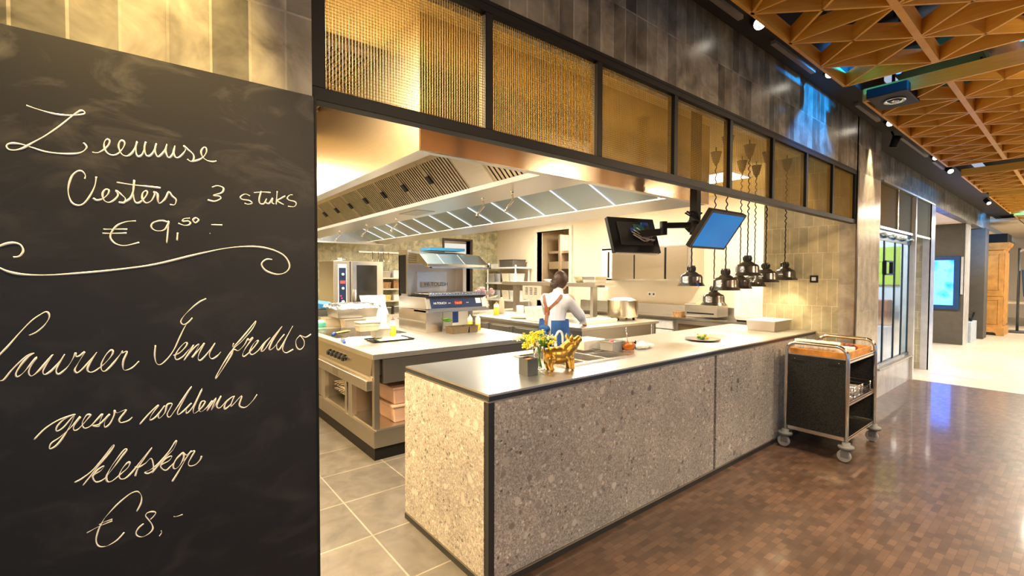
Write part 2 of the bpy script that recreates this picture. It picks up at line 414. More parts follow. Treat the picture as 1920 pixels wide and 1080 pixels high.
# ceiling panels
PANEL_E = emit('lit_panel', (1.0,.92,.76), 9)
for i, (x, y, s, p_) in enumerate(PANELS):
    t = thing('ceiling_panel', ['square lit ceiling panel seen above the heat lamps behind the mesh', 'square lit ceiling panel midway along the right kitchen wall', 'square lit ceiling panel at the far right of the kitchen', 'square lit ceiling panel left of the hood near the chalkboard wall', 'square lit ceiling panel left of the hood at the back','square lit ceiling panel added behind the chalkboard wall to light the counter end'][i], 'ceiling light', (x,y,2.83), 'ceiling panels of the kitchen')
    build('diffuser', MB().box(x-s/2,y-s/2,2.832, x+s/2,y+s/2,2.846), PANEL_E, t)
    h = s/2+.02; m = MB().box(x-h,y-h,2.828,x+h,y-h+.02,2.849).box(x-h,y+h-.02,2.828,x+h,y+h,2.849).box(x-h,y-h,2.828,x-h+.02,y+h,2.849).box(x+h-.02,y-h,2.828,x+h,y+h,2.849)
    build('frame', m, WHITE, t)
# ================================================================== CHALKBOARD
def board_mat():
    t = NT('chalkboard_paint'); t.set(Roughness=.5)
    a = t.noise(t.mapped((2.2,1,4.5),(0,.35,0)), 2.2, 6, .62, .9)
    sm = t.ramp(a.outputs[0], [(.50,(0,0,0)),(.80,(.5,.5,.5))])
    sp = t.n('ShaderNodeSeparateXYZ'); t.l(t.coord(), sp.inputs[0])
    up = t.n('ShaderNodeMapRange'); up.inputs['From Min'].default_value = 1.65; up.inputs['From Max'].default_value = 1.95
    up.inputs['To Min'].default_value = .12; up.inputs['To Max'].default_value = .55
    t.l(sp.outputs[2], up.inputs['Value'])
    ml = t.n('ShaderNodeMath', operation='MULTIPLY'); t.l(sm, ml.inputs[0]); t.l(up.outputs[0], ml.inputs[1])
    t.base(t.mix((.0075,.009,.013), (.36,.34,.31), ml.outputs[0]))
    t.bump(t.noise(t.coord(), 160, 2).outputs[0], .06, .001)
    return t.m
CHALK = pm('white_chalk', (.88,.86,.82), .9, var=.08, scale=60)
board = thing('chalkboard', 'tall black chalkboard with handwritten menu on the tiled wall', 'chalkboard', (-.6, YF, 0))
build('board', MB().box(-4.2,YF-.022,0, .403,YF-.001,2.075), board_mat(), board)
build('edge_strip', MB().box(.403,YF-.024,0,.409,YF+.02,2.078), BLACK, board)
def smooth_pts(p, sub=5):
    out = []
    P = [p[0]]+list(p)+[p[-1]]
    for i in range(1, len(P)-2):
        a,b,c,d = [Vector(q) for q in P[i-1:i+3]]
        for k in range(sub):
            t = k/sub
            out.append(.5*((2*b)+(c-a)*t+(2*a-5*b+4*c-d)*t*t+(3*b-a-3*c+d)*t*t*t))
    out.append(Vector(P[-2])); return out
def strokes(name, ox, oy, k, lists, r=.0026):
    m = MB()
    for st in lists:
        if len(st) == 1:
            p = at(ox+st[0][0]*k, oy+st[0][1]*k, Y=YF-.0225); m.ball(p, r*1.25, ry=.4, n=8, m=6); continue
        pts = smooth_pts([Vector((x,y,0)) for x,y in st])
        w = [at(ox+p.x*k, oy+p.y*k, Y=YF-.0225) for p in pts]
        rads = [r*(.86+.28*math.sin(i*.37)*math.sin(i*.11+len(pts))) for i in range(len(w))]
        m.tube(w, r, 6, rad=rads)
    for v in m.v: v.y = YF-.0215+(v.y-(YF-.0225))*.45
    return build(name, m, CHALK, board)
def words(k, ox, oy, sc, groups, r=.0026):
    for g in groups: strokes('chalk_word', ox, oy, sc, g, r)
strokes('chalk_word', 0, 180, .21875, [
 [(225,80),(330,115),(450,150),(560,165),(650,163),(715,155),(725,138),(705,125),(680,130),(620,170),(500,265),(380,345),(270,405),(200,445),(140,462),(80,460),(55,435),(70,412),(120,405),(190,415),(270,440),(380,475),(500,492),(610,496),(690,485),(735,455),(740,430),(715,400)],
 [(790,482),(840,485),(890,460),(930,420),(938,385),(918,370),(895,395),(893,440),(915,485),(960,507),(1010,495),(1055,445),(1068,405),(1045,380),(1020,405),(1018,450),(1045,500),(1090,515),(1130,490),(1160,440),(1175,390),(1165,440),(1170,500),(1190,520),(1225,490),(1250,390),(1238,450),(1250,505),(1280,515),(1315,480),(1340,405),(1328,470),(1345,515),(1370,515),(1410,470),(1430,412),(1420,470),(1435,520),(1460,525),(1490,480),(1500,425),(1488,480),(1500,522),(1530,528),(1565,500),(1590,460),(1575,428),(1610,460),(1655,500),(1662,540),(1640,562),(1605,542)],
 [(1640,562),(1690,553),(1740,525),(1770,480),(1765,445),(1745,442),(1725,475),(1735,520),(1775,552),(1820,563),(1855,557)]])
words(0, 110, 300, .25, [[
 [(195,142),(200,115),(175,85),(140,85),(100,120),(75,190),(72,250),(95,315),(140,340),(190,325),(240,260),(272,190),(282,125)],
 [(258,285),(285,302),(330,290),(370,255),(375,225),(350,222),(330,250),(335,295),(370,318),(410,305),(445,265),(430,230),(470,260),(500,290),(490,320),(450,318)],
 [(490,318),(540,285),(562,220),(567,150),(558,240),(570,310),(600,322),(640,290),(665,250),(655,230),(630,250),(628,295),(655,322),(695,305),(720,260),(712,240),(740,255),(745,310),(760,325),(800,290),(825,240),(850,270),(880,300),(870,335),(835,335)],
 [(435,168),(550,185),(660,198),(765,210)]],
 [[(1150,205),(1190,193),(1235,210),(1225,245),(1160,265),(1205,272),(1215,290),(1170,310),(1118,300)]],
 [[(1435,270),(1400,255),(1365,275),(1375,295),(1430,305),(1450,325),(1420,332),(1395,325)],
 [(1520,235),(1505,290),(1510,325),(1540,328),(1560,290),(1555,320),(1580,325),(1605,285),(1600,320),(1618,330)],
 [(1465,245),(1530,240),(1590,245)], [(1640,235),(1636,285),(1632,335)], [(1700,270),(1665,290),(1640,305),(1662,322),(1690,335)],
 [(1755,262),(1735,262),(1715,285),(1730,302),(1770,312),(1782,330),(1765,350),(1720,348)]]])
words(0, 110, 300, .25, [[
 [(580,457),(510,462),(440,490),(395,545),(390,590),(430,630),(500,642),(605,618)], [(335,520),(425,519),(515,520)], [(328,550),(420,550),(510,548)]],
 [[(815,465),(770,455),(710,470),(695,505),(730,530),(790,525),(822,480),(824,460),(818,545),(810,625)], [(893,545),(888,605)]],
 [[(985,437),(940,440),(930,460),(970,458),(988,472),(975,488),(940,490),(897,475)], [(1030,432),(1008,450),(1025,472),(1050,450),(1030,432)],
 [(1145,485),(1228,488)], [(1135,550)]]])
strokes('chalk_flourish', 0, 440, .29167, [[(85,145),(125,138),(148,105),(130,65),(75,52),(0,72),(-70,115),(-75,175),(0,215),(60,240),(150,256),(300,260),(500,248),(750,225),(1000,190),(1250,130),(1450,88),(1600,76),(1720,88),(1820,130),(1862,195),(1840,240),(1780,255),(1710,232),(1682,190),(1710,160),(1750,160)]], .003)
strokes('chalk_word', 0, 560, .15739, [
 [(345,437),(430,400),(520,325),(580,240),(580,180),(545,158),(480,190),(380,260),(250,390),(100,560),(0,665),(-80,760)],
 [(-60,985),(0,980),(50,960),(130,860),(230,760),(340,670),(410,648),(340,690),(250,790),(190,890),(205,932),(270,890),(350,800),(435,700),(370,800),(340,880),(370,922),(440,880),(540,770),(630,665),(550,790),(510,870),(535,905),(610,860),(700,760),(770,660),(690,800),(668,870),(700,900),(790,830),(860,730),(900,645),(905,690),(950,680),(1010,635),(930,770),(890,850),(915,885),(980,840),(1080,730),(1155,635),(1070,770),(1040,850),(1080,878),(1150,850),(1260,760),(1340,660),(1330,612),(1270,660),(1210,770),(1210,850),(1260,860),(1350,770),(1420,680),(1460,622),(1450,650),(1515,630),(1470,740),(1465,830),(1500,853),(1580,820),(1655,745)], [(1190,515)]], .0022)
words(0, 270, 540, .16667, [
 [[(700,120),(620,160),(510,250),(430,340),(415,390),(450,412),(500,385),(545,335),(470,420),(400,560),(340,690),(270,790),(190,860),(140,845),(120,760),(130,645)],
 [(330,760),(400,730),(470,660),(485,620),(455,620),(390,690),(350,770),(370,808),(440,770),(500,700),(560,640),(500,740),(450,815),(540,700),(620,630),(580,720),(540,785),(620,690),(680,620),(620,740),(610,800),(640,812),(710,740),(800,618),(740,730),(745,785),(780,795),(830,760),(865,718)], [(840,543)]],
 [[(1010,620),(1000,665),(1060,610),(1180,470),(1260,370),(1220,460),(1100,600),(1010,680),(980,760),(880,920),(810,1020),(820,980),(900,840),(1000,700),(1060,705),(1130,640),(1170,570),(1180,590),(1225,560),(1140,680),(1110,750),(1130,770),(1200,710),(1280,610),(1275,590),(1230,630),(1190,720),(1220,750),(1290,700),(1350,620),(1420,555),(1360,620),(1320,710),(1360,690),(1450,560),(1555,430),(1450,590),(1410,690),(1460,670),(1580,520),(1500,620),(1500,690),(1540,670),(1675,425),(1590,590),(1560,690),(1600,730),(1680,690)],
 [(1760,530),(1710,590),(1720,670),(1760,692),(1800,650),(1800,590),(1760,535),(1820,555),(1880,520)]]], .0022)
words(0, 50, 710, .22917, [
 [[(60,500),(150,410),(260,340),(370,300),(395,295),(310,330),(250,390),(245,430),(300,400),(390,300),(330,430),(250,540),(190,575),(200,530),(270,480),(360,400),(440,310),(390,380),(385,420),(420,415),(490,340),(520,300),(490,300),(455,360),(470,405),(520,390),(580,330),(620,290),(600,350),(590,390),(540,385),(600,370),(680,290),(640,350),(640,398),(680,370),(715,300),(720,260),(740,280),(815,255),(760,330),(770,360),(830,345),(865,315)], [(482,250)]],
 [[(925,375),(990,300),(1060,230),(1075,225),(1020,300),(1010,340),(1060,310),(1130,220),(1080,290),(1085,325),(1130,280),(1150,215),(1190,210),(1150,290),(1170,315),(1220,250),(1290,150),(1350,65),(1300,150),(1240,260),(1240,295),(1290,260),(1350,200),(1310,250),(1310,285),(1360,230),(1435,85),(1370,230),(1370,285),(1430,240),(1460,190),(1430,190),(1410,250),(1430,270),(1480,230),(1520,180),(1475,265),(1550,160),(1510,260),(1590,140),(1555,220),(1580,240),(1640,180),(1690,145),(1630,200),(1620,250),(1670,210),(1700,140),(1670,230),(1760,140),(1740,220),(1790,235),(1850,180),(1885,130)], [(1225,140)]]], .0022)
strokes('chalk_word', 120, 810, .14583, [
 [(135,650),(230,600),(370,490),(500,340),(620,180),(640,185),(560,300),(430,450),(330,580),(240,690)],
 [(370,570),(430,490),(515,437),(470,500),(375,560),(385,620),(430,645),(520,600),(620,480),(740,320),(805,235),(780,225),(700,320),(600,460),(545,580),(560,640),(620,630),(720,550),(820,460),(845,400),(820,395),(750,470),(710,560),(730,605),(800,590),(900,490),(1020,330),(1130,200),(1040,330),(950,470),(915,570)],
 [(910,450),(960,455),(1050,400),(1120,340),(1150,440),(1140,500),(1080,535),(1040,520),(1120,480),(1220,400),(1350,250),(1430,125),(1445,130),(1400,230),(1260,370),(1130,530)],
 [(1240,430),(1300,350),(1385,310),(1350,370),(1245,430),(1270,480),(1320,490),(1390,420),(1460,340),(1530,265),(1450,340),(1405,430),(1420,475),(1480,440),(1540,330),(1530,265),(1580,300),(1640,240),(1560,360),(1460,530),(1390,640)],
 [(1540,380),(1620,270),(1680,245),(1640,320),(1600,400),(1620,438),(1690,420),(1750,360),(1770,310)]], .0022)
words(0, 150, 910, .125, [
 [[(850,395),(910,280),(925,180),(890,110),(840,95),(750,130),(600,250),(450,400),(340,540),(270,690),(240,820),(265,900),(330,925),(430,900),(560,820),(665,705)], [(285,590),(380,545),(485,510)], [(100,715),(300,610),(485,535)]],
 [[(955,575),(880,640),(840,710),(860,760),(930,775),(1030,730),(1090,660),(1080,590),(1030,520),(985,460),(1010,415),(1080,398),(1135,410),(1110,460),(1055,515)]],
 [[(1215,680),(1225,710),(1190,765)], [(1405,470),(1450,468),(1540,438)], [(1722,572)]]], .0022)

# ================================================================== MESH SCREEN OVER THE PASS
BRASS = pm('brass_wire', (.26,.165,.03), .5, .5, var=.15)
ms = thing('mesh_screen', 'black steel frame with brass wire mesh panels spanning above the serving counter', 'screen', (2.97, YF+.02, 2.075))
divs = [.404, 1.055, 1.699, 2.341, 2.979, 3.617, 4.262, 4.880, 5.545]
m = MB().box(.404,YF+.0,2.075, 5.55,YF+.05,2.115).box(.404,YF+.0,2.555, 5.55,YF+.05,2.595)
for i, x in enumerate(divs):
    w = .017 if 0 < i < 8 else .02
    c = x+(.02 if i == 0 else 0)-(.02 if i == 8 else 0)
    m.box(c-w,YF+.002,2.115, c+w,YF+.048,2.555)
build('frame', m, BLACK, ms, .0015, 1)
for i in range(8):
    x0, x1 = divs[i]+.018, divs[i+1]-.018
    m = MB(); r = .00055
    n = int((x1-x0)/.0102)
    for k in range(n+1):
        x = x0+(x1-x0)*k/n; m.box(x-r,YF+.024,2.112, x+r,YF+.026,2.558)
    for k in range(44):
        z = 2.118+k*.0101; m.box(x0,YF+.026,z-r, x1,YF+.028,z+r)
    build('mesh_panel', m, BRASS, ms)
# ================================================================== SERVING COUNTER
HC = .975
sc_ = thing('serving_counter', 'long serving counter clad in pebbly grey stone with a steel top', 'counter', (3.4, 2.25, 0))
WX0, WX1, WY0, WY1 = 2.07, 2.74, 2.05, 2.52
m = MB()
for (x0,y0,x1,y1) in ((1.30,1.798,WX0,2.70),(WX1,1.798,5.57,2.70),(WX0,1.798,WX1,WY0),(WX0,WY1,WX1,2.70)): m.box(x0,y0,HC-.010,x1,y1,HC)
build('worktop', m, steel('counter_steel', (.76,.76,.75), .3, (2,90,2), .02), sc_)
m = MB().box(1.303,1.802,.941, 5.57,1.83,HC-.010).box(1.303,1.83,.941, 1.33,2.695,HC-.010).box(1.33,2.66,.90,5.57,2.695,HC-.010)
build('edge_band', m, pm('dark_edge_band', (.018,.024,.032), .35), sc_)
m = MB().box(1.299,1.797,.934, 5.56,1.815,.941).box(1.297,1.80,.934, 1.33,2.70,.941)
build('edge_trim', m, STEEL_D, sc_)
build('stone_panel', MB().box(1.296,1.835,.042, 1.32,2.705,.934), STONE, sc_, .0015, 1)
build('stone_panel', MB().box(1.335,1.800,.042, 3.458,1.825,.934), STONE, sc_, .0015, 1)
build('stone_panel', MB().box(3.492,1.800,.042, 5.565,1.825,.934), STONE, sc_, .0015, 1)
build('corner_trim', MB().box(1.300,1.801,.03, 1.331,1.834,.936), pm('dark_corner_profile', (.016,.018,.022), .4), sc_)
build('base_trim', MB().box(1.294,1.797,0, 5.56,1.83,.034).box(1.293,1.80,0,1.33,2.706,.034), DARK, sc_)
build('base_rail', MB().box(1.296,1.795,.034, 5.56,1.83,.041).box(1.294,1.80,.034,1.33,2.706,.041), STEEL_D, sc_)
m = MB().box(1.325,1.83,.034, 5.56,1.9,.93).box(1.325,1.9,.034,5.56,2.66,.70).box(1.325,1.9,.70,WX0-.03,2.66,.93).box(WX1+.03,1.9,.70,5.56,2.66,.93)
build('carcass', m, DARK, sc_)
# drop-in pan well with raised lip
m = MB(); L = .022
m.box(WX0-L,WY0-L,HC, WX1+L,WY0,HC+.010).box(WX0-L,WY1,HC, WX1+L,WY1+L,HC+.010).box(WX0-L,WY0,HC,WX0,WY1,HC+.010).box(WX1,WY0,HC,WX1+L,WY1,HC+.010)
m.box(WX0-.004,WY0-.004,.76, WX0,WY1+.004,HC).box(WX1,WY0-.004,.76,WX1+.004,WY1+.004,HC).box(WX0,WY0-.004,.76,WX1,WY0,HC).box(WX0,WY1,.76,WX1,WY1+.004,HC).box(WX0,WY0,.752,WX1,WY1,.76)
build('pan_well', m, STEEL_H, sc_)
for i, (cx, cy, a, b, lab) in enumerate([(2.19,2.285,.10,.205,'empty steel insert pan at the left of the counter well'),(2.41,2.285,.095,.205,'steel insert pan in the middle of the counter well'),(2.62,2.40,.10,.095,'small square steel pan at the back right of the counter well'),(2.62,2.17,.10,.095,'small square steel pan at the front right of the counter well')]):
    single('insert_pan', MB().tub(cx,cy,.80,HC+.006,a,b,.002,.9,.008), STEEL_H, lab, 'pan', 'pans in the counter well')
# ---- small things on the counter
def on(x, y, z=HC): p = at(x, y, Z=z); return p.x, p.y
x, y = on(998, 704); y += .035; 
t = thing('candle_cube', 'dark square metal holder with orange filling on the counter beside the flowers', 'candle holder', (x,y,HC))
build('holder', MB().tub(x,y,HC,HC+.098,.040,.040,.004,1.0,0), pm('slate_metal', (.07,.08,.09), .45, .6), t, .002)
build('filling', MB().box(x-.036,y-.036,HC+.01,x+.036,y+.036,HC+.088), pm('orange_wax', (.55,.24,.05), .5), t)
def glass_mat(name, col=(1,1,1), rough=.02):
    t = NT(name); t.set(Roughness=rough, IOR=1.45); t.b.inputs['Transmission Weight'].default_value = 1.0; t.base(t.mix(col, col, t.noise(t.coord(), 5).outputs[0])); return t.m
GLASS = glass_mat('clear_glass', (.96,.98,.97)); GLASS.node_tree.nodes['Principled BSDF'].inputs['IOR'].default_value = 1.12
# vase of yellow flowers
vx, vy = 1.885, 2.085
t = thing('flower_vase', 'glass vase of yellow flowers standing behind the gold pig', 'flowers', (vx,vy,HC))
build('vase', MB().lathe([(.0,.0),(.034,.002),(.036,.02),(.033,.09),(.038,.15),(.036,.15),(.031,.09),(.033,.02),(0,.008)], (vx,vy,HC), 20), GLASS, t)
stems = MB(); blooms = []; leaves = MB(); rnd = random.Random(5)
for k in range(26):
    a = rnd.uniform(0,2*PI); sp = rnd.uniform(.02,.11); hh = rnd.uniform(.15,.25)
    if k < 9: a = PI+rnd.uniform(-.9,.7); sp = rnd.uniform(.06,.15); hh = rnd.uniform(.14,.235)
    tip = Vector((vx+math.cos(a)*sp, vy+math.sin(a)*sp*.8, HC+hh))
    b0 = Vector((vx+math.cos(a+3)*.018, vy+math.sin(a+3)*.018, HC+.015)); mid = Vector((vx+math.cos(a)*.015, vy+math.sin(a)*.015, HC+.14))
    stems.tube([b0, mid, (mid+tip)/2+Vector((0,0,.012)), tip], .0017, 5)
    blooms.append((tip, k))
    for q in range(9):
        c = mid.lerp(tip, rnd.uniform(.1,.95)); d = Vector((rnd.uniform(-1,1),rnd.uniform(-1,1),rnd.uniform(.1,1))).normalized()*rnd.uniform(.02,.045); w = d.orthogonal().normalized()*.007
        leaves.quad(c, c+d*.5+w, c+d, c+d*.5-w)
build('stems', stems, GREEN, t); build('foliage', leaves, GREEN, t)
PETAL = pm('yellow_petal', (.85,.66,.03), .5, var=.25, scale=50); PETAL_O = pm('golden_petal', (.88,.52,.02), .5); PETAL_W = pm('cream_petal', (.85,.82,.68), .5)
for tip, k in blooms:
    m = MB(); rr = .020 if k % 3 else .026; r2 = random.Random(k)
    for q in range(26):
        d = Vector((r2.gauss(0,1),r2.gauss(0,1),r2.gauss(.3,.7))); d.normalize(); c = tip+d*rr*r2.uniform(.6,1.15)
        m.ball(c, rr*r2.uniform(.17,.30), 1,1,.7, n=6, m=4)
    build('bloom', m, PETAL_W if k % 4 == 3 else (PETAL_O if k in (2,7) else PETAL), t)
# gold pig figurine: one continuous body
px, py = 2.0, 2.02
GOLD = pm('gold_paint', (.44,.27,.06), .33, .92, var=.35, scale=18, bump=.05)
pig = MB(); Lx = Vector((.92,-.39,0)); Ly = Vector((.39,.92,0))
def pg(a, b, z): return Vector((px,py,HC))+Lx*a+Ly*b+Vector((0,0,z))
rz = Euler((0,0,math.atan2(-.39,.92)))
pig.ball(pg(-.018,0,.088), .058, 1.45,.92,.98, 20,14, rz)
pig.ball(pg(-.052,0,.088), .053, 1.05,1,1.05, 16,12, rz); pig.ball(pg(.03,0,.098), .055, 1.05,.95,1.05, 16,12, rz)
pig.limb([pg(.035,0,.11), pg(.065,0,.138), pg(.092,0,.160)], [.052,.047,.034]); pig.limb([pg(.090,0,.160), pg(.122,-.003,.184)], [.031,.021])
pig.cyl(pg(.116,0,.180), pg(.131,0,.191), .023, 16)
for s in (1,-1):
    pig.limb([pg(.055,.032*s,.07), pg(.06,.034*s,.035), pg(.064,.034*s,.012)], [.025,.017,.0135])
    pig.limb([pg(-.068,.032*s,.07), pg(-.078,.034*s,.04), pg(-.070,.034*s,.012)], [.030,.018,.0135])
    pig.ball(pg(.071,.034*s,.010), .0125, 1.1,1,.8); pig.ball(pg(-.063,.034*s,.010), .0125, 1.1,1,.8)
    e = pg(.062,.026*s,.180)
    pig.limb([e, e+Lx*-.004+Ly*s*.010+Vector((0,0,.016)), e+Lx*-.002+Ly*s*.016+Vector((0,0,.036))], [.013,.014,.004], 8)
    pig.ball(pg(.100,.022*s,.174), .006, n=8, m=6)
pig.tube([pg(-.103,0,.105), pg(-.116,.006,.115), pg(-.114,-.006,.122), pg(-.120,.0,.13)], .005, 8)
pb = single('pig_figurine', pig, GOLD, 'golden pig figurine with raised snout standing on the counter', 'figurine'); remesh(pb, .0032, 5)
# white tap behind
x, y = 2.50, 2.575
m = MB().lathe([(.022,0),(.022,.012),(.011,.02),(.011,.05)], (x,y,HC), 14)
pts = [(x,y,HC+.04),(x,y,HC+.11)]+[(x+.03-.03*math.cos(a),y-.01,HC+.11+.035*math.sin(a)) for a in [PI*k/8 for k in range(1,8)]]+[(x+.062,y-.012,HC+.10),(x+.064,y-.012,HC+.05)]
m.tube(pts, .009, 10); single('tap', m, WHITE, 'white swan-neck tap at the back edge of the counter well', 'tap')
# containers right of the pig
x, y = 2.76, 2.50
t = thing('food_tub', 'wide white plastic tub behind the small grey pan on the counter', 'tub', (x,y,HC)); build('tub', MB().tub(x,y,HC,HC+.065,.12,.09,.004,.92,.006), WHITE, t, .003); build('lid', MB().box(x-.124,y-.094,HC+.065,x+.124,y+.094,HC+.074), pm('white_lid', (.85,.84,.8), .35), t, .003)
x, y = 2.84, 2.30
t = thing('sauce_pan_insert', 'small grey plastic pan with a pink-labelled lid next to the orange sauce', 'pan', (x,y,HC)); build('pan', MB().tub(x,y,HC,HC+.075,.075,.065,.003,.88,.006), pm('grey_polycarbonate', (.33,.34,.34), .25), t); build('filling', MB().box(x-.064,y-.055,HC+.01,x+.064,y+.055,HC+.06), pm('pale_cream_food', (.75,.68,.55), .6), t)
build('cap', MB().lathe([(0,0),(.018,0),(.018,.018),(0,.018)], (x+.005,y+.01,HC+.058), 14), pm('pink_cap', (.6,.10,.16), .4), t)
x, y = 2.93, 2.215
t = thing('sauce_jar', 'clear jar of orange sauce with a spoon standing in it', 'jar', (x,y,HC)); build('jar', MB().lathe([(.05,0),(.058,.05),(.06,.075),(.057,.075),(.054,.05),(.045,.006),(0,.006)], (x,y,HC), 22), GLASS, t); build('sauce', MB().lathe([(0,.007),(.044,.007),(.053,.048),(0,.05)], (x,y,HC), 20), ORANGE, t)
build('spoon', MB().tube([(x,y,HC+.03),(x-.012,y+.004,HC+.10),(x-.02,y+.006,HC+.155)], .0035, 8).ball((x-.021,y+.006,HC+.163), .010, .9,.4,1.6), STEEL_H, t)
x, y = 3.12, 2.225
m = MB(); rnd = random.Random(3)
for k in range(26):
    a=rnd.uniform(0,2*PI); d=rnd.uniform(0,.075); m.ball((x+math.cos(a)*d*1.25,y+math.sin(a)*d*.7,HC+.012+rnd.uniform(0,.032)*(1-d/.1)), rnd.uniform(.012,.026), 1.2,1,.8, 9,6)
o = single('wrapped_bundle', m, pm('crumpled_white_wrap', (.86,.85,.82), .35, bump=.4, scale=10), 'crumpled white cling-wrapped bundle lying on the counter by the sauce jar', 'bundle'); remesh(o, .006, 2)
# plate with garnish
x, y = 3.93, 2.16
t = thing('dinner_plate', 'flat grey plate with a small yellow and green salad on the counter', 'plate', (x,y,HC))
build('plate', MB().lathe([(0,.004),(.09,.004),(.15,.012),(.152,.016),(.09,.009),(0,.009)], (x,y,HC), 40), pm('grey_stoneware', (.20,.18,.15), .35), t)
rnd = random.Random(9)
for nm, mt, n in (('salad_leaf', GREEN, 12), ('salad_egg', YELLOW, 9), ('salad_root', ORANGE, 6)):
    m = MB()
    for k in range(n):
        a=rnd.uniform(0,2*PI); d=rnd.uniform(0,.05); m.ball((x+.01+math.cos(a)*d*1.2,y+math.sin(a)*d,HC+.018+rnd.uniform(0,.03)), rnd.uniform(.009,.018), 1.2,.9,.8, 8,5)
    build(nm, m, mt, t)
# steel pan at the end of the counter, long and shallow
x, y = 5.30, 2.16
t = thing('roasting_pan', 'deep rectangular steel pan with a white lid at the tiled end of the counter', 'pan', (x,y,HC))
build('pan', MB().tub(x,y,HC,HC+.105,.21,.145,.003,.93,.012), STEEL_D, t, .002)
build('lid', MB().box(x-.218,y-.153,HC+.104,x+.218,y+.153,HC+.112), pm('white_cover', (.83,.82,.79), .35), t, .003)
# switch on the tiled pier
t = thing('wall_switch', 'small black wall switch with a white centre on the beige tiles', 'switch', (5.57,1.822,1.485))
build('plate', MB().box(5.558,1.785,1.485,5.57,1.86,1.56), BLACK, t, .002); build('rocker', MB().box(5.553,1.803,1.505,5.558,1.842,1.542), WHITE, t)

# ================================================================== EXTRACTOR HOOD
HX0, HX1, HY0, HY1, HZ = 1.09, 3.87, 2.10, 9.0, 2.175
hood = thing('extractor_hood', 'huge stainless steel extractor hood with baffle filters hanging over the kitchen', 'extractor hood', (2.48, 5.5, HZ))
build('side_panel', MB().box(HX0,HY0+.004,HZ,HX0+.015,HY1,2.85), steel('hood_side_steel', (.80,.76,.70), .30, (2,2,60), .02), hood)
build('side_panel', MB().box(HX1-.015,HY0+.004,HZ,HX1,HY1,2.85), STEEL_HOOD, hood)
build('front_panel', MB().box(HX0,HY0-.012,HZ,HX1,HY0+.004,2.85), steel('hood_front_steel', (.60,.50,.38), .2, (1.5,1,40), .004), hood)
build('rear_panel', MB().box(HX0,HY1,HZ-.01,HX1,HY1+.015,2.85), STEEL_H, hood)
m = MB().box(HX0+.015,HY0+.004,HZ,HX0+.085,HY1,HZ+.02).box(HX0+.07,HY0+.004,HZ+.02,HX0+.085,HY1,HZ+.05)
m.prism([(HX1-.015,HZ),(HX1-.26,HZ+.055),(HX1-.26,HZ+.075),(HX1-.015,HZ+.03)], 'y', HY0+.004, HY1)
m.box(HX0+.085,HY0+.004,HZ,HX1-.2,HY0+.05,HZ+.02).box(HX0+.085,HY1-.08,HZ-.01,HX1-.015,HY1,HZ+.012)
build('rim_gutter', m, STEEL_HOOD, hood)
# filter bank facing left, gutter below it, light panels on the right
FA, FB = Vector((1.745,0,2.50)), Vector((2.03,0,2.205))
fn = Vector((-(FB.z-FA.z)*-1,0,-(FB.x-FA.x))).normalized(); fd = (FB-FA)
BAFFLE = steel('baffle_steel', (.60,.52,.42), .3, (3,60,3), .02)
def filt(y0, y1, slots, handle=True):
    m = MB(); w = y1-y0
    def slab(ya, yb, s0, s1, h0, h1): 
        a = FA+fd*s0; b = FA+fd*s1
        V = [Vector((p.x,yy,p.z))+fn*h for h in (h0,h1) for yy in (ya,yb) for p in (a,b)]
        m.add(V, [(0,1,3,2),(4,6,7,5),(0,4,5,1),(2,3,7,6),(0,2,6,4),(1,5,7,3)])
    slab(y0+.002,y1-.002,.0,.14,0,.012); slab(y0+.002,y1-.002,.94,1,0,.012); slab(y0+.002,y0+.016,.14,.94,0,.012); slab(y1-.016,y1-.002,.14,.94,0,.012)
    n = slots
    for k in range(n):
        a = y0+.016+(w-.032)*k/n; slab(a+.017,a+(w-.032)/n,.14,.94,.002,.010)
    o = build('baffle_filter', m, BAFFLE, hood)
    if handle:
        h = MB(); yc = (y0+y1)/2; c = FA+fd*.5; h.obox(Vector((c.x,y1-.02,c.z))+fn*.016, fd.normalized()*.035, Vector((0,.028,0)), fn*.006)
        build('handle', h, BLACK, o)
    return o
ys = [3.0+.465*k for k in range(12)]
for y in ys: filt(y, y+.465, 11)
filt(2.22, 2.70, 10, False)
for (ya, yb) in ((2.70,3.0),(HY0+.004,2.22),(8.58,HY1)):
    m=MB(); V=[Vector((p.x,yy,p.z))+fn*h for h in (0,.012) for yy in (ya,yb) for p in (FA,FB)]; m.add(V,[(0,1,3,2),(4,6,7,5),(0,4,5,1),(2,3,7,6),(0,2,6,4),(1,5,7,3)]); build('blank_plate', m, STEEL_HOOD, hood)
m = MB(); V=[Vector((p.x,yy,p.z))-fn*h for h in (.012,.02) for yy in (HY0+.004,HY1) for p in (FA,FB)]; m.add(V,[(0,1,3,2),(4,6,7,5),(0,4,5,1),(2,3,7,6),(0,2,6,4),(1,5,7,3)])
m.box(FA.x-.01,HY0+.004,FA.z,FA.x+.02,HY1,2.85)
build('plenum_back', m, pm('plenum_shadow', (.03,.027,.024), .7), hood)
build('filter_gutter', MB().box(1.99,HY0+.004,2.19,2.40,HY1,2.225).box(2.38,HY0+.004,2.225,2.40,HY1,2.85), STEEL_HOOD, hood)
build('gutter_hatch', MB().box(2.10,4.1,2.186,2.30,4.5,2.19), STEEL_D, hood)
LP0, LP1 = Vector((2.86,0,2.56)), Vector((3.625,0,2.235))
PANEL_T = steel('hood_light_panel', (.42,.47,.46), .34, (3,40,3), .02)
m = MB().prism([(LP0.x,LP0.z),(LP1.x,LP1.z),(LP1.x,LP1.z+.012),(LP0.x,LP0.z+.012)], 'y', HY0+.004, HY1); m.box(LP0.x-.01,HY0+.004,LP0.z,LP0.x,HY1,2.85)
build('sloped_panel', m, PANEL_T, hood)
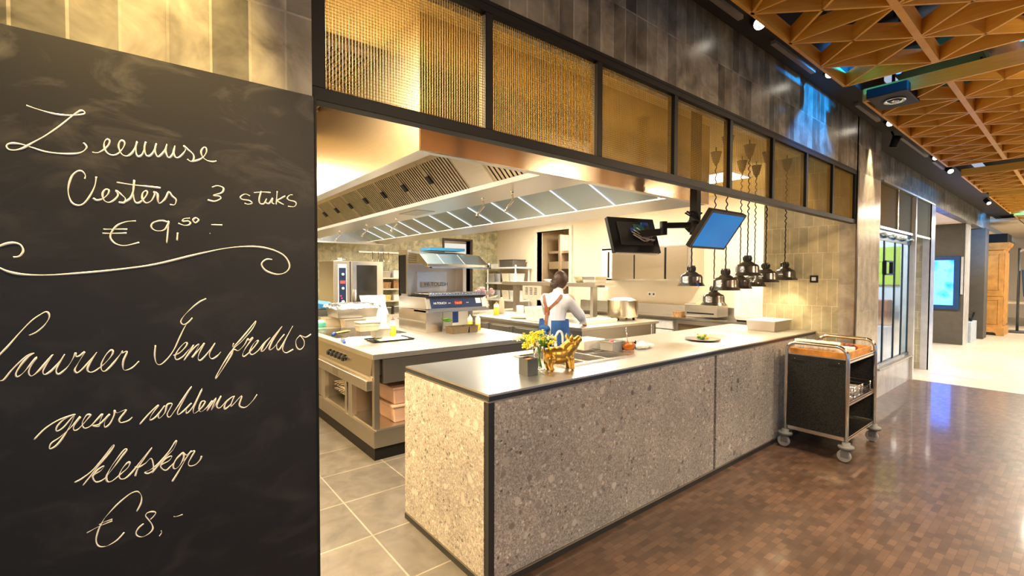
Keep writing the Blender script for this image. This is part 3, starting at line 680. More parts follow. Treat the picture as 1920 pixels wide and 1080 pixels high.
pn = Vector((LP1.z-LP0.z,0,-(LP1.x-LP0.x))).normalized(); pd = LP1-LP0
STRIP = emit('hood_light_strip', (.90,.95,1.0), 1.3)
for k in range(13):
    y = 2.4+.5*k; m = MB(); a, b = LP0+pd*.05, LP1-pd*.02
    m.obox(Vector(((a.x+b.x)/2,y,(a.z+b.z)/2))+pn*.006, (b-a)/2, Vector((0,.006,0)), pn*.004)
    build('light_strip', m, STRIP, hood)
for (px_, py_) in ((905,385),(742,405),(636,432),(687,430),(960,330)):
    p = at(px_, py_, Z=2.19); x, y = (2.2, p.y*2.2/p.x) if p.x else (2.2, 4)
    m = MB().lathe([(.014,.0),(.014,-.02),(.006,-.022)], (x,y,2.19), 10)
    m.tube([(x,y,2.18),(x+.01,y,2.12),(x-.03,y,2.08),(x-.05,y,2.05)], .009, 8).cyl((x-.05,y,2.052),(x-.056,y,2.03),.014,10)
    build('spray_nozzle', m, CHROME, hood)

# ================================================================== HEAT LAMPS
LAMP = pm('dark_chrome_lamp', (.13,.125,.12), .24, .85, var=.1)
COPPER = pm('warm_lamp_lining', (.8,.72,.6), .3, .5)
BULB = emit('heat_bulb', (1.0,.72,.40), 9)
def heat_lamp(p, cup, label):
    t = thing('heat_lamp', label, 'heat lamp', p, 'heat lamps over the pass')
    x, y, z = p
    build('shade', MB().lathe([(.126,0),(.124,.004),(.112,.022),(.104,.035),(.102,.085),(.092,.105),(.060,.118),(.060,.124),(.048,.128),(.044,.135),(.036,.137),(.036,.19),(.033,.194),(0,.194)], p, 32), LAMP, t)
    build('lining', MB().lathe([(.122,.003),(.108,.024),(.099,.036),(.097,.083),(.06,.112),(0,.114)], p, 28), COPPER, t)
    build('bulb', MB().lathe([(0,.004),(.03,.008),(.052,.03),(.05,.06),(.03,.10)], p, 20), BULB, t)
    m = MB(); 
    for k in range(10):
        a=2*PI*k/10; m.box(x+.037*math.cos(a)-.003,y+.037*math.sin(a)-.003,z+.145,x+.037*math.cos(a)+.003,y+.037*math.sin(a)+.003,z+.18)
    build('vent_ring', m, BLACK, t)
    build('badge', MB().box(x-.106,y-.02,z+.055,x-.101,y+.02,z+.067), WHITE, t)
    pts = []; top = Vector(cup); n = 90
    for k in range(n+1):
        s=k/n; zz = z+.19+(top.z-z-.19)*s; r=.007 if s>.42 else .002; a = s*n*1.15
        pts.append((x+(top.x-x)*s+r*math.cos(a), y+(top.y-y)*s+r*math.sin(a), zz))
    build('cord', MB().tube(pts, .0055, 6), BLACK, t)
    build('ceiling_cup', MB().lathe([(.012,-.03),(.020,-.01),(.030,.0),(.052,.095),(.055,.10),(0,.10)], (top.x,top.y,top.z), 20), GREY_D, t)
    build('rod', MB().cyl((top.x,top.y,top.z+.1),(top.x,top.y,2.85),.006,8), BLACK, t)
R1, R2 = 2.05, 2.38
lamps = [(1296,536,R2,'heat lamp hanging below the blue screen, leftmost of the lamps'),(1360,544,R1,'heat lamp with white badge in the front row right under the blue screen'),(1401,517,R1,'highest hanging heat lamp, third along the front row'),(1435,529,R1,'heat lamp of the front row second from the tiled wall'),(1471,525,R1,'heat lamp nearest the tiled wall, rightmost of the lamps'),(1338,572,R2,'lowest hanging heat lamp, brown-lit, close above the back worktop'),(1387,541,R2,'heat lamp half hidden behind the second front-row lamp'),(1414,537,R2,'heat lamp mostly hidden between the two lamps nearest the tiled wall')]
for (x, y, yy, lab) in lamps:
    p = at(x, y, Y=yy); cz = 2.70
    heat_lamp((p.x, yy, p.z), (p.x+.01, yy, cz), lab)
    if yy == R1: spot('heat_lamp_light', (p.x, yy, p.z+.01), (p.x, yy, 0), 36, (1,.74,.42), 110, .6, .03)

# ================================================================== ORDER SCREENS ON THEIR POLE
pole = thing('screen_pole', 'black ceiling pole with swivel arms and cables carrying two order screens', 'screen mount', (3.236,1.85,1.9))
build('pole', MB().box(3.208,1.822,1.86,3.264,1.878,2.85).box(3.20,1.81,2.83,3.27,1.89,2.85), BLACK, pole)
m = MB().cyl((3.236,1.85,1.88),(3.236,1.85,1.96),.05,16).bar((3.20,1.87,1.93),(3.06,2.02,1.93),.045,.04).bar((3.08,2.0,1.885),(2.97,2.19,1.87),.045,.05).cyl((3.07,2.01,1.86),(3.07,2.01,1.96),.028,12)
m.bar((3.236,1.83,1.90),(3.15,1.645,1.885),.05,.04)
build('arm', m, BLACK, pole)
m = MB(); rnd = random.Random(11)
for k in range(9):
    a=rnd.uniform(0,2*PI); b=a+rnd.uniform(1,2.4); r=rnd.uniform(.05,.10)
    m.tube([(3.236+.03*math.cos(a),1.85+.03*math.sin(a),2.03),(3.236+r*math.cos(a),1.85+r*math.sin(a),1.98+rnd.uniform(0,.08)),(3.236+r*math.cos(b),1.85+r*math.sin(b),1.92),(3.236+.04*math.cos(b),1.85+.04*math.sin(b),1.88)], .006, 6)
build('cable', m, BLACK, pole)
def screen(name, label, c, R, w, h, facing_cam):
    t = thing(name, label, 'screen', c); c = Vector(c)
    ex, ey, ez = [Vector(R[i]) for i in range(3)]
    s = -1 if facing_cam else 1        # side the picture is on
    build('casing', MB().obox(c-ey*s*.018, ex*w/2, ey*.018, ez*h/2), BLACK, t, .003)
    return t, c, ex, ey, ez, s
Rb = [(1.0,-.03,0),(.02,.82,.57),(-.01,-.57,.82)]
t, c, ex, ey, ez, s = screen('order_screen', 'tilted order screen showing plain blue, right of the black pole', (3.141,1.62,1.864), Rb, .45, .29, True)
def blue_screen():
    q = NT('lit_blue_screen'); q.base((.005,.02,.05)); q.set(Roughness=.15)
    nz = q.noise(q.coord(), 3, 2); q.l(q.ramp(nz.outputs[0], [(.3,(.004,.20,.60)),(.7,(.008,.30,.78))]), q.b.inputs['Emission Color']); q.b.inputs['Emission Strength'].default_value = .75
    return q.m
build('display', MB().obox(c+ey*s*.001, ex*.207, ey*.001, ez*.127), blue_screen(), t)
build('bezel', MB().obox(c+ey*s*.001+ex*.217, ex*.008, ey*.002, ez*.143).obox(c+ey*s*.001-ex*.217, ex*.008, ey*.002, ez*.143).obox(c+ey*s*.001+ez*.136, ex*.222, ey*.002, ez*.008).obox(c+ey*s*.001-ez*.136, ex*.222, ey*.002, ez*.008), GREY_D, t)
Rm = [(.97,-.24,0),(.23,.91,-.34),(.08,.33,.94)]
t, c, ex, ey, ez, s = screen('order_screen', 'order screen seen from behind with exposed cables, left of the black pole', (2.997,2.244,1.857), Rm, .45, .29, False)
bk = c-ey*.036
build('back_housing', MB().obox(bk-ey*.008+ez*.005, ex*.15, ey*.010, ez*.095), DARK, t, .004)
build('circuit_board', MB().obox(bk-ey*.020+ex*.04+ez*.03, ex*.05, ey*.003, ez*.05), pm('teal_board', (.05,.20,.19), .4, var=.5, scale=60), t)
m = MB(); rnd = random.Random(4)
for k in range(7):
    a = bk-ey*.03+ex*rnd.uniform(-.05,.02)+ez*rnd.uniform(-.02,.06); b = bk-ey*.03+ex*rnd.uniform(.06,.15)-ez*rnd.uniform(.02,.07)
    m.tube([a, a-ey*.03-ez*.03, (a+b)/2-ey*.035-ez*.04, b-ey*.02, b], .004, 6)
build('cable', m, pm('grey_cable', (.36,.33,.31), .5), t)
build('plug', MB().obox(bk-ey*.025-ex*.035+ez*.03, ex*.012, ey*.008, ez*.012).obox(bk-ey*.022+ex*.1+ez*.085, ex*.03, ey*.006, ez*.012), pm('blue_plug', (.03,.10,.5), .4), t)
build('lower_lip', MB().obox(c-ez*.147-ey*.01, ex*.2, ey*.012, ez*.004), pm('pale_lip', (.6,.52,.4), .5), t)
# ================================================================== COOKING RANGE
IX0, IX1, IY0, IY1, IZ = 1.49, 3.30, 3.70, 7.0, .90
rg = thing('cooking_range', 'steel cooking range with black knobs and open shelves standing under the hood', 'cooker', (2.4,5.3,0))
build('worktop', MB().box(IX0-.02,IY0-.04,IZ-.045,IX1,IY1,IZ), steel('range_top_steel', (.76,.74,.69), .38, (60,3,2), .02), rg, .004)
build('plinth', MB().box(IX0+.01,IY0+.0,0,IX1-.05,IY1-.05,.105), BLACK, rg)
build('bottom_rail', MB().box(IX0,IY0-.01,.105,IX1-.03,IY1,.245), STEEL_D, rg, .003)
build('shelf', MB().box(IX0+.02,IY0-.012,.245,IX1-.03,IY1,.262), STEEL, rg)
build('apron', MB().box(IX0+.09,IY0-.005,.64,IX1-.02,IY0+.03,.845), STEEL, rg, .002)
build('corner_post', MB().box(IX0+.01,IY0,.262,IX0+.055,IY0+.05,.86), STEEL_D, rg)
build('control_panel', MB().prism([(IX0+.0,.70),(IX0+.10,.70),(IX0+.10,.855),(IX0+.02,.855)], 'y', IY0+.06, IY1), STEEL, rg)
kn = rg
for k in range(5):
    y = 4.385+.108*k; m = MB().cyl((IX0+.012,y,.772),(IX0-.022,y,.768),.030,18).cyl((IX0-.022,y,.768),(IX0-.034,y,.767),.024,18)
    o = build('knob', m, BLACK_G, rg, .002); build('pointer', MB().box(IX0-.0365,y-.003,.768,IX0-.034,y+.003,.79), CHROME, o)
build('towel_rail', MB().box(IX0-.05,IY0+.03,.585,IX0+.05,IY1,.672).box(IX0-.0,IY0+.03,.66,IX0+.06,IY1,.70), STEEL, rg, .006)
build('socket', MB().box(IX0-.052,4.42,.60,IX0-.049,4.58,.665).box(IX0-.054,4.49,.62,IX0-.05,4.51,.645), STEEL_D, rg)
for y, w_ in ((4.22,.095),(4.36,.045),(5.03,.115),(5.7,.095)): build('stile', MB().box(IX0+.005,y,.245,IX0+.05,y+w_,.60), STEEL, rg, .002)
build('oven_door', MB().box(IX0+.008,5.145,.25,IX0+.03,5.70,.60), STEEL_D, rg, .002)
m = MB().box(IX0+.05,5.06,.262,IX1-.05,5.09,.64).box(IX0+.7,IY0+.10,.262,IX0+.73,5.06,.64).box(IX0+.05,4.29,.262,IX0+.7,4.31,.64).box(IX0+.05,5.09,.262,IX1-.05,6.95,.84).box(IX0+.74,IY0+.35,.262,IX1-.05,5.06,.84).box(IX0+.11,IY0+.031,.64,IX1-.05,5.06,.845)
build('inner_wall', m, STEEL_D, rg)
build('griddle', MB().box(1.56,4.85,IZ,2.35,5.75,IZ+.004), pm('black_glass_hob', (.03,.03,.032), .12), rg)
# racks in the oven opening
m = MB()
for z in (.36,.40,.43):
    for k in range(9): m.cyl((IX0+.08,4.45+.065*k,z),(IX0+.55,4.45+.065*k,z),.004,6)
    m.cyl((IX0+.08,4.42,z),(IX0+.08,5.0,z),.006,8)
build('oven_rack', m, CHROME, rg)
for k, z in enumerate((.262,.42)):
    x, y = 1.86, 3.93
    t = thing('storage_box', ['lower frosted plastic storage box on the bottom shelf of the range','upper frosted plastic storage box stacked on the bottom shelf of the range'][k], 'box', (x,y,z), 'stacked boxes on the range shelf')
    pk = pm('pinkish_plastic_%s' % 'ab'[k], (.52,.36,.30), .35); build('box', MB().frustum(x,y,z,z+.135,.15,.16,.17,.185), pk, t, .01); build('lid', MB().box(x-.18,y-.19,z+.135,x+.18,y+.19,z+.156), pk, t, .006)
    if k == 0: build('sticker', MB().box(x-.02,y-.187,z+.03,x+.05,y-.172,z+.11), WHITE, t)

# ---- salamander grill
SX, SY = 2.493, 4.654
sa = thing('salamander_grill', 'tall steel salamander grill with tilted hood and red digits on the range', 'grill', (2.92,5.0,IZ))
build('foot', MB().box(SX,SY,IZ,2.70,5.36,1.155), steel('grill_steel', (.60,.53,.44), .26, (3,3,90), .02), sa, .003)
build('foot', MB().box(3.22,SY+.25,IZ,3.29,5.36,1.155), STEEL_D, sa, .003)
build('side_shelf', MB().box(SX-.02,SY+.02,IZ+.11,SX,5.36,IZ+.125), STEEL, sa)
build('control_body', MB().prism([(SY-.02,1.17),(5.36,1.15),(5.36,1.30),(SY+.03,1.30)], 'x', SX, 3.33), STEEL, sa, .003)
build('control_fascia', MB().prism([(SY-.022,1.178),(SY-.0215,1.178),(SY+.0225,1.288),(SY+.022,1.288)], 'x', 2.55, 3.25), NAVY, sa)
build('fascia_rim', MB().box(2.53,SY-.03,1.163,3.30,SY-.018,1.176).box(SX,SY-.035,1.13,3.34,SY+.3,1.163), STEEL_H, sa, .002)
DIG = emit('red_digits', (1.0,.10,.03), 4)
build('digit_window', MB().ball((2.91,SY-.003,1.232),.06,1,.08,.42,20,10), pm('dark_red_window', (.18,.01,.01), .3), sa)
lettering('digits', '1600', .05, DIG, sa, (2.91,SY-.010,1.232), (1,0,0), (0,.37,.93))
lettering('panel_text', 'HI-TOUCH', .035, WHITE, sa, (2.67,SY-.0035,1.232), (1,0,0), (0,.37,.93))
m = MB()
for k in range(6): m.box(2.78+.012*(k%3)+.25*(k//3),SY-.003,1.22,2.786+.012*(k%3)+.25*(k//3),SY-.001,1.235)
build('button', m, WHITE, sa)
build('sticker', MB().obox((3.2,SY+.002,1.25),(.035,0,0),(0,.012,.03),(0,-.002,.001)), WHITE, sa)
build('drip_tray', MB().box(SX+.02,SY+.0,1.30,3.32,5.34,1.312), BLACK, sa)
m = MB().box(SX+.04,SY+.0,1.318,3.40,SY+.012,1.328).box(SX+.04,SY+.0,1.352,3.40,SY+.012,1.358)
for k in range(26): m.box(SX+.04+.036*k,SY,1.328,SX+.05+.036*k,SY+.01,1.352)
for k in range(20): m.cyl((SX+.06+.045*k,SY+.01,1.335),(SX+.06+.045*k,5.25,1.335),.004,6)
build('grill_rack', m, CHROME, sa)
m = MB().box(SX,5.30,1.30,3.33,5.36,1.80).box(SX,5.12,1.30,SX+.05,5.36,1.86).box(3.28,5.12,1.30,3.33,5.36,1.80)
build('back_column', m, STEEL, sa)
build('column_slot', MB().box(SX-.002,5.16,1.33,SX,5.33,1.8), BLACK, sa)
build('splash_plate', MB().box(SX+.2,5.26,1.31,3.12,5.30,1.60), STEEL_H, sa)
build('name_plate', MB().box(SX+.25,5.235,1.40,3.0,5.258,1.47), STEEL_D, sa)
lettering('brand_text', 'HI-TOUCH', .07, GREY_D, sa, (2.95,5.234,1.437), (1,0,0), (0,0,1))
hd = build('grill_hood', MB().prism([(SY+.05,1.66),(SY-.02,1.645),(SY-.015,1.685),(SY+.16,1.80),(5.36,1.86),(5.36,1.70),(SY+.12,1.68)], 'x', SX+.01, 3.33), steel('grill_hood_steel', (.58,.60,.62), .2, (3,40,3), .02), sa, .003)
build('hood_seam', MB().prism([(SY-.016,1.687),(SY+.158,1.803),(5.36,1.863),(5.36,1.861),(SY+.158,1.80),(SY-.016,1.684)], 'x', 2.72,2.735).prism([(SY-.016,1.687),(SY+.158,1.803),(5.36,1.863),(5.36,1.861),(SY+.158,1.80),(SY-.016,1.684)], 'x', 3.0,3.015), CHROME, hd)
build('handle_bar', MB().box(SX+.03,SY-.045,1.635,3.36,SY-.03,1.65).box(SX+.03,SY-.045,1.635,SX+.05,SY+.05,1.66).box(3.34,SY-.045,1.635,3.36,SY+.05,1.70), CHROME, sa)
build('blue_top', MB().box(SX+.3,5.1,1.865,3.3,5.36,1.90), pm('blue_film', (.03,.18,.34), .3), sa)
for k in range(5): build('louvre_slot', MB().box(SX+.008,4.9,1.70+.022*k,SX+.0095,5.28,1.706+.022*k), DARK, hd)

# ---- things lying on the range
def tub_on(name, label, cat, px_, py_, z, a, b, h, mat, lid=None, group=None, fill=None, dx=0, dy=0):
    p = at(px_, py_, Z=z); x, y = p.x+dx, p.y+dy
    t = thing(name, label, cat, (x,y,z), group)
    build('tub', MB().tub(x,y,z,z+h,a,b,.003,.88,.006), mat, t, .002)
    if fill: build('filling', MB().frustum(x,y,z+.006,z+h*.75,a*.84,b*.84,a*.92,b*.92), fill, t)
    if lid: build('lid', MB().box(x-a-.008,y-b-.008,z+h,x+a+.008,y+b+.008,z+h+.012), lid, t, .003)
    return x, y
POLY = pm('translucent_tub', (.62,.58,.50), .3); POLY.node_tree.nodes['Principled BSDF'].inputs['Transmission Weight'].default_value = .35
FOOD_Y = pm('yellow_food', (.72,.60,.18), .6, var=.3, scale=30); FOOD_B = pm('brown_food', (.34,.18,.07), .7, var=.4, scale=30)
x, y = 2.12, 5.95
t = thing('foil_tray', 'deep steel tray covered with crumpled foil topmost of the stack on the range', 'tray', (x,y,1.02))
build('tray', MB().tub(x,y,1.02,1.16,.27,.22,.004,.9,.012), STEEL, t, .002)
def foil(x0,y0,x1,y1,z,amp,n=26):
    m=MB(); r=random.Random(8); V=[]
    for j in range(n+1):
        for i in range(n+1):
            e = min(i,j,n-i,n-j); V.append((x0+(x1-x0)*i/n+r.uniform(-.004,.004), y0+(y1-y0)*j/n+r.uniform(-.004,.004), z+r.uniform(-amp,amp)+(.022 if e>2 else -.03 if e==0 else 0)))
    return m.add(V,[(j*(n+1)+i,j*(n+1)+i+1,(j+1)*(n+1)+i+1,(j+1)*(n+1)+i) for j in range(n) for i in range(n)],True)
build('foil_cover', foil(x-.30,y-.25,x+.30,y+.25,1.17,.006), steel('aluminium_foil', (.82,.84,.86), .2, (5,5,5), .02), t)
t = thing('paper_bag', 'white crumpled paper sheet behind the foil covered tray on the range', 'paper', (2.55,6.1,IZ)); 
pp = MB(); r_=random.Random(2); V=[]
for j in range(9):
    for i in range(9): V.append((2.36+.045*i, 6.20+.02*math.sin(i*1.3+j)+.015*j, 1.0+.034*j+r_.uniform(-.006,.006)))
pp.add(V,[(j*9+i,j*9+i+1,(j+1)*9+i+1,(j+1)*9+i) for j in range(8) for i in range(8)]); pp.box(2.4,6.2,IZ,2.7,6.3,1.0)
build('sheet', pp, pm('white_paper', (.86,.85,.80), .7), t)
tub_on('food_tub', 'translucent tub of sandwiches under the left of the foil tray', 'tub', 632, 612, IZ, .14, .10, .10, POLY, POLY, 'tubs of food on the range', FOOD_B, dy=.1)
tub_on('food_tub', 'translucent tub with yellow food under the right of the foil tray', 'tub', 667, 615, IZ, .13, .09, .10, POLY, POLY, 'tubs of food on the range', FOOD_Y, dy=.1)
tub_on('food_tub', 'round-cornered tub with raised lid behind the sauce bottle tray', 'tub', 697, 622, IZ, .12, .09, .10, POLY, WHITE, 'tubs of food on the range', None, dy=.12)
tub_on('food_tub', 'small grey tub topmost behind the yellow lidded tub', 'tub', 697, 622, IZ+.112, .10, .07, .055, POLY, None, 'tubs of food on the range', None, dy=.12)
t = thing('serving_tray', 'black tray with blue-green cloth holding the sauce bottle on the range corner', 'tray', (1.93,4.45,IZ))
build('tray', MB().tub(1.95,4.42,IZ,IZ+.014,.21,.14,.004,.97,.006), BLACK, t); build('cloth', foil(1.80,4.33,2.14,4.52,IZ+.016,.002,12), pm('sea_green_cloth', (.42,.62,.58), .8), t)
x, y = 1.875, 4.46
t = thing('food_tub', 'squat translucent tub with yellow lid on the black tray', 'tub', (x,y,IZ+.03), 'tubs of food on the range'); z0 = IZ+.03
build('tub', MB().tub(x,y,z0,z0+.085,.085,.065,.003,.86,.006), POLY, t); build('filling', MB().frustum(x,y,z0+.005,z0+.06,.07,.052,.076,.058), FOOD_Y, t); build('lid', MB().box(x-.095,y-.075,z0+.085,x+.095,y+.075,z0+.096), pm('yellowish_lid', (.80,.74,.50), .4), t, .004)
def sauce_bottle(x, y, z, h, r, label, cap, group='squeeze bottles', fill=.62):
    t = thing('squeeze_bottle', label, 'bottle', (x,y,z), group)
    build('sauce', MB().lathe([(0,0),(r*.95,0),(r,.006),(r,h*fill),(0,h*fill)], (x,y,z), 18), YELLOW, t)
    build('bottle', MB().lathe([(r,h*fill),(r,h*.80),(r*.85,h*.88),(r*.5,h*.92),(0,h*.92)], (x,y,z), 18), WHITE, t)
    build('cap', MB().lathe([(r*.55,h*.9),(r*.55,h*.97),(r*.22,h),(r*.12,h*1.1),(0,h*1.1)], (x,y,z), 14), cap, t)
sauce_bottle(1.985,4.41,IZ+.022,.19,.032,'squeeze bottle of mustard with a red cap on the black tray',RED)
p = at(884,612,Z=IZ); sauce_bottle(3.06,4.62,IZ,.17,.032,'squeeze bottle of yellow sauce with white cap beside the salamander feet',WHITE)
sauce_bottle(3.16,4.60,IZ,.165,.033,'second pale-capped yellow squeeze bottle at the right range edge',WHITE,fill=.45)
t = thing('butter_knife', 'blue-handled spatula on a white cloth at the front corner of the range', 'spatula', (1.53,4.5,IZ)); build('handle', MB().bar((1.50,4.42,IZ+.012),(1.53,4.55,IZ+.012),.025,.016), pm('blue_handle', (.02,.10,.55), .4), t, .004); build('blade', MB().bar((1.53,4.55,IZ+.010),(1.60,4.75,IZ+.010),.04,.003), STEEL_H, t)
single('dish_cloth', foil(1.54,4.46,1.80,4.74,IZ+.006,.003,10), pm('white_cloth', (.80,.78,.72), .85), 'white folded cloth by the spatula at the front corner of the range', 'cloth')
t = thing('bread_knife', 'blue-tipped knife with yellow scraper lying in front of the food tubs', 'knife', (1.68,5.25,IZ+.006)); build('handle', MB().bar((1.60,5.08,IZ+.016),(1.66,5.2,IZ+.016),.03,.02), pm('blue_grip', (.04,.14,.5), .4), t, .004); build('blade', MB().bar((1.66,5.2,IZ+.013),(1.86,5.35,IZ+.013),.06,.006), FOOD_Y, t)
for i, (sx, sy, a, b) in enumerate([(2.80,4.49,.115,.075),(2.99,4.50,.06,.07)]):
    t = thing('small_roasting_tin', ['dark rectangular roasting tin in front of the salamander','smaller square tin next to the dark roasting tin'][i], 'tin', (sx,sy,IZ))
    build('tin', MB().tub(sx,sy,IZ,IZ+.075,a,b,.003,.9,.008), pm('worn_tin_%s' % 'ab'[i], (.20,.15,.09), .45, .7), t, .002)
single('herb_bunch', MB().ball((2.78,4.66,1.03),.04,1.6,.8,.5).ball((2.74,4.64,1.05),.03,1.5,.8,.5), GREEN, 'green herbs heaped in a bag under the salamander', 'herbs')
t = thing('spice_packet', 'white and blue packet standing under the salamander', 'packet', (2.93,4.9,IZ)); build('packet', MB().box(2.84,4.88,IZ,2.98,4.93,1.11), WHITE, t, .01); build('blue_band', MB().box(2.98,4.88,.97,3.06,4.93,1.11), pm('blue_print', (.03,.10,.42), .5), t)
# left end of the range
t = thing('kitchen_scale', 'tilted blue-topped kitchen scale at the left end of the range', 'scale', (1.98,6.5,IZ)); x, y = 1.90, 6.40
build('base', MB().frustum(x,y,1.02,1.10,.16,.14,.15,.12), GREY_D, t, .01); build('blue_tray', MB().obox((x-.02,y,1.16),(.13,0,-.02),(0,.12,.02),(.006,-.004,.03)), pm('blue_scale_top', (.02,.20,.55), .3), t, .008); build('stand', MB().box(x-.14,y-.12,IZ,x+.14,y+.12,1.02), STEEL, t)
x, y = 1.80, 6.1
t = thing('packet_stack', 'teal and white film packets at the left end of the range', 'packet', (x,y,IZ)); build('packet', MB().box(x-.16,y-.10,IZ,x+.10,y+.10,IZ+.055), pm('teal_packet', (.10,.50,.45), .4, var=.5, scale=14), t, .01); build('film', MB().ball((x+.02,y+.02,IZ+.06),.07,1.4,1,.4), pm('white_film', (.8,.8,.78), .3), t)
x, y = 1.99, 6.17
t = thing('cleaning_bottle', 'white bottle with yellow cap between the scale and the foil tray', 'bottle', (x,y,IZ)); build('bottle', MB().lathe([(0,0),(.045,0),(.045,.14),(.02,.18),(0,.18)], (x,y,IZ), 16), WHITE, t); build('cap', MB().lathe([(.022,.18),(.022,.22),(0,.22)], (x,y,IZ), 12), YELLOW, t)

# ================================================================== COMBI OVEN
OX0, OX1, OY = 2.535, 3.42, 8.0
ov = thing('combi_oven', 'steel combi oven with navy control strip and glass door at the back wall', 'oven', (2.98,8.4,0))
build('stand', MB().box(OX0+.03,OY+.03,0,OX1-.03,OY+.75,.74), STEEL_D, ov)
build('body', MB().box(OX0,OY,.74,OX1,OY+.80,1.80), steel('oven_steel', (.66,.60,.50), .3, (3,3,60), .02), ov, .006)
build('control_strip', MB().box(2.61,OY-.008,.98,2.76,OY,1.74), WHITE, ov, .02)
build('navy_panel', MB().box(2.625,OY-.014,1.0,2.745,OY-.008,1.68), NAVY, ov, .01)
for z, mt, r in ((1.57,WHITE,.022),(1.33,WHITE,.022),(1.10,WHITE,.026)): build('dial', MB().cyl((2.69,OY-.012,z),(2.69,OY-.03,z),r,18), mt, ov)
build('red_display', MB().box(2.645,OY-.017,1.41,2.73,OY-.013,1.46), emit('red_display', (1,.08,.04), 1.5), ov)
build('red_button', MB().cyl((2.655,OY-.013,1.20),(2.655,OY-.02,1.20),.015,12).cyl((2.67,OY-.013,1.16),(2.67,OY-.02,1.16),.013,12), pm('pink_button', (.65,.05,.12), .4), ov)
build('door_gap', MB().box(2.815,OY-.003,.76,2.83,OY,1.79), BLACK, ov)
build('door_glass', MB().box(2.93,OY-.012,.82,3.30,OY-.001,1.73), pm('dark_oven_glass', (.03,.028,.025), .06), ov, .003)
build('door_frame', MB().box(2.86,OY-.010,.76,2.93,OY,1.79).box(3.30,OY-.010,.76,3.41,OY,1.79).box(2.93,OY-.010,1.73,3.30,OY,1.79), STEEL_H, ov)
build('door_handle', MB().cyl((2.89,OY-.06,.95),(2.89,OY-.06,1.30),.016,10).cyl((2.89,OY-.06,1.0),(2.89,OY,1.0),.01,8).cyl((2.89,OY-.06,1.25),(2.89,OY,1.25),.01,8), STEEL_D, ov)
single('steel_dish', MB().lathe([(0,0),(.08,.01),(.09,.05),(.085,.05),(.0,.015)], (2.75,8.25,1.80), 18), CHROME, 'small shiny dish on top of the combi oven', 'dish')
# rack with ladles by the oven
t = thing('ladle_rail', 'steel wall rail with hooks between the oven and the salamander', 'rail', (3.9,8.9,2.1)); build('rail', MB().box(3.55,9.54,2.03,4.45,9.56,2.06).box(3.6,9.55,2.03,3.63,9.6,2.06).box(4.38,9.55,2.03,4.41,9.6,2.06), STEEL, t)
for k, x in enumerate((3.84,3.97,4.09,4.20)):
    m = MB().cyl((x,9.53,2.05),(x,9.53,1.62),.008,8); m.ball((x,9.50,1.57),.065,1,.8,.8,12,8); single('ladle', m, CHROME, ['leftmost ladle hanging from the steel wall rail','ladle second from the left on the wall rail','ladle third from the left on the wall rail','rightmost ladle hanging from the steel wall rail'][k], 'ladle', 'ladles on the wall rail')
t = thing('wire_shelf', 'loaded cream wall shelf seen between the oven and the salamander', 'shelf', (3.95,9.3,0))
build('upright', MB().box(3.62,9.2,0,3.65,9.23,1.55).box(4.40,9.2,0,4.43,9.23,1.55), CREAM, t)
for z in (.7,1.0,1.25,1.48): build('shelf_board', MB().box(3.6,9.15,z,4.45,9.56,z+.025), CREAM, t)
rnd = random.Random(21); n = 0
spots_ = ['lower left','lower middle','lower right','middle left','middle','middle right','upper left','upper middle','upper right','top left','top middle','top right']
for z in (.725,1.025,1.275,1.505):
    for x in (3.76,4.02,4.27):
        h = rnd.uniform(.10,.19); c = rnd.choice([WHITE,FOOD_B,CREAM,STEEL,FOOD_Y]); single('storage_tub', MB().frustum(x,9.33,z,z+h,.085,.10,.10,.12), c, 'storage tub at the %s of the shelf left of the salamander' % spots_[n], 'tub', 'tubs on the cream shelf', .008); n += 1

# ================================================================== PREP TABLE (second island)
JX0, JX1, JY0, JY1 = 4.25, 5.90, 3.92, 7.2
t = thing('prep_table', 'steel prep counter with fridge drawers where the cook stands', 'counter', (5.07,5.5,0))
build('worktop', MB().box(JX0,JY0,.86,JX1,JY1,.90), steel('prep_steel', (.76,.72,.64), .38, (60,3,2), .02), t, .004)
build('body', MB().box(JX0+.06,JY0+.05,.12,JX1-.12,JY1-.05,.86), STEEL, t)
build('plinth', MB().box(JX0+.1,JY0+.1,0,JX1-.16,JY1-.1,.12), BLACK, t)
build('leg', MB().box(JX1-.06,JY0+.04,0,JX1-.02,JY0+.08,.86), STEEL_H, t)
for k in range(5): 
    o = build('drawer_front', MB().box(JX0+.04,4.15+.6*k,.3,JX0+.06,4.70+.6*k,.80), steel('drawer_steel_%s' % 'abcde'[k], (.55,.58,.58), .3), t); build('drawer_handle', MB().box(JX0+.02,4.2+.6*k,.765,JX0+.04,4.65+.6*k,.785), STEEL_D, o)
t = thing('gantry_shelf', 'steel gantry shelf on posts above the prep counter', 'shelf', (5.65,5.9,.90))
build('shelf_board', MB().box(5.40,4.71,1.405,5.92,7.05,1.44).box(5.40,4.71,1.38,5.42,7.05,1.405), STEEL, t)
build('post', MB().box(5.46,4.80,.90,5.56,4.86,1.405), STEEL_D, t); build('post', MB().box(5.46,6.70,.90,5.56,6.78,1.405), STEEL_D, t)
build('heat_strip', MB().box(5.62,4.70,1.37,5.88,6.9,1.405), STEEL_H, t); build('lamp_bulb', MB().ball((5.72,4.76,1.365),.025), BULB, t)
t = thing('menu_sheet', 'printed sheet hanging from the gantry shelf left of the cook', 'paper', (5.4,6.2,1.1)); build('sheet', MB().box(5.392,5.92,1.13,5.397,6.42,1.375), pm('pinkish_paper', (.82,.70,.58), .8), t)
m = MB(); rnd = random.Random(6)
for k in range(3):
    for q in range(6): m.box(5.389,6.03+.12*k,1.22+.022*q,5.392,6.09+.12*k+rnd.uniform(0,.02),1.23+.022*q)
build('print', m, DARK, t)
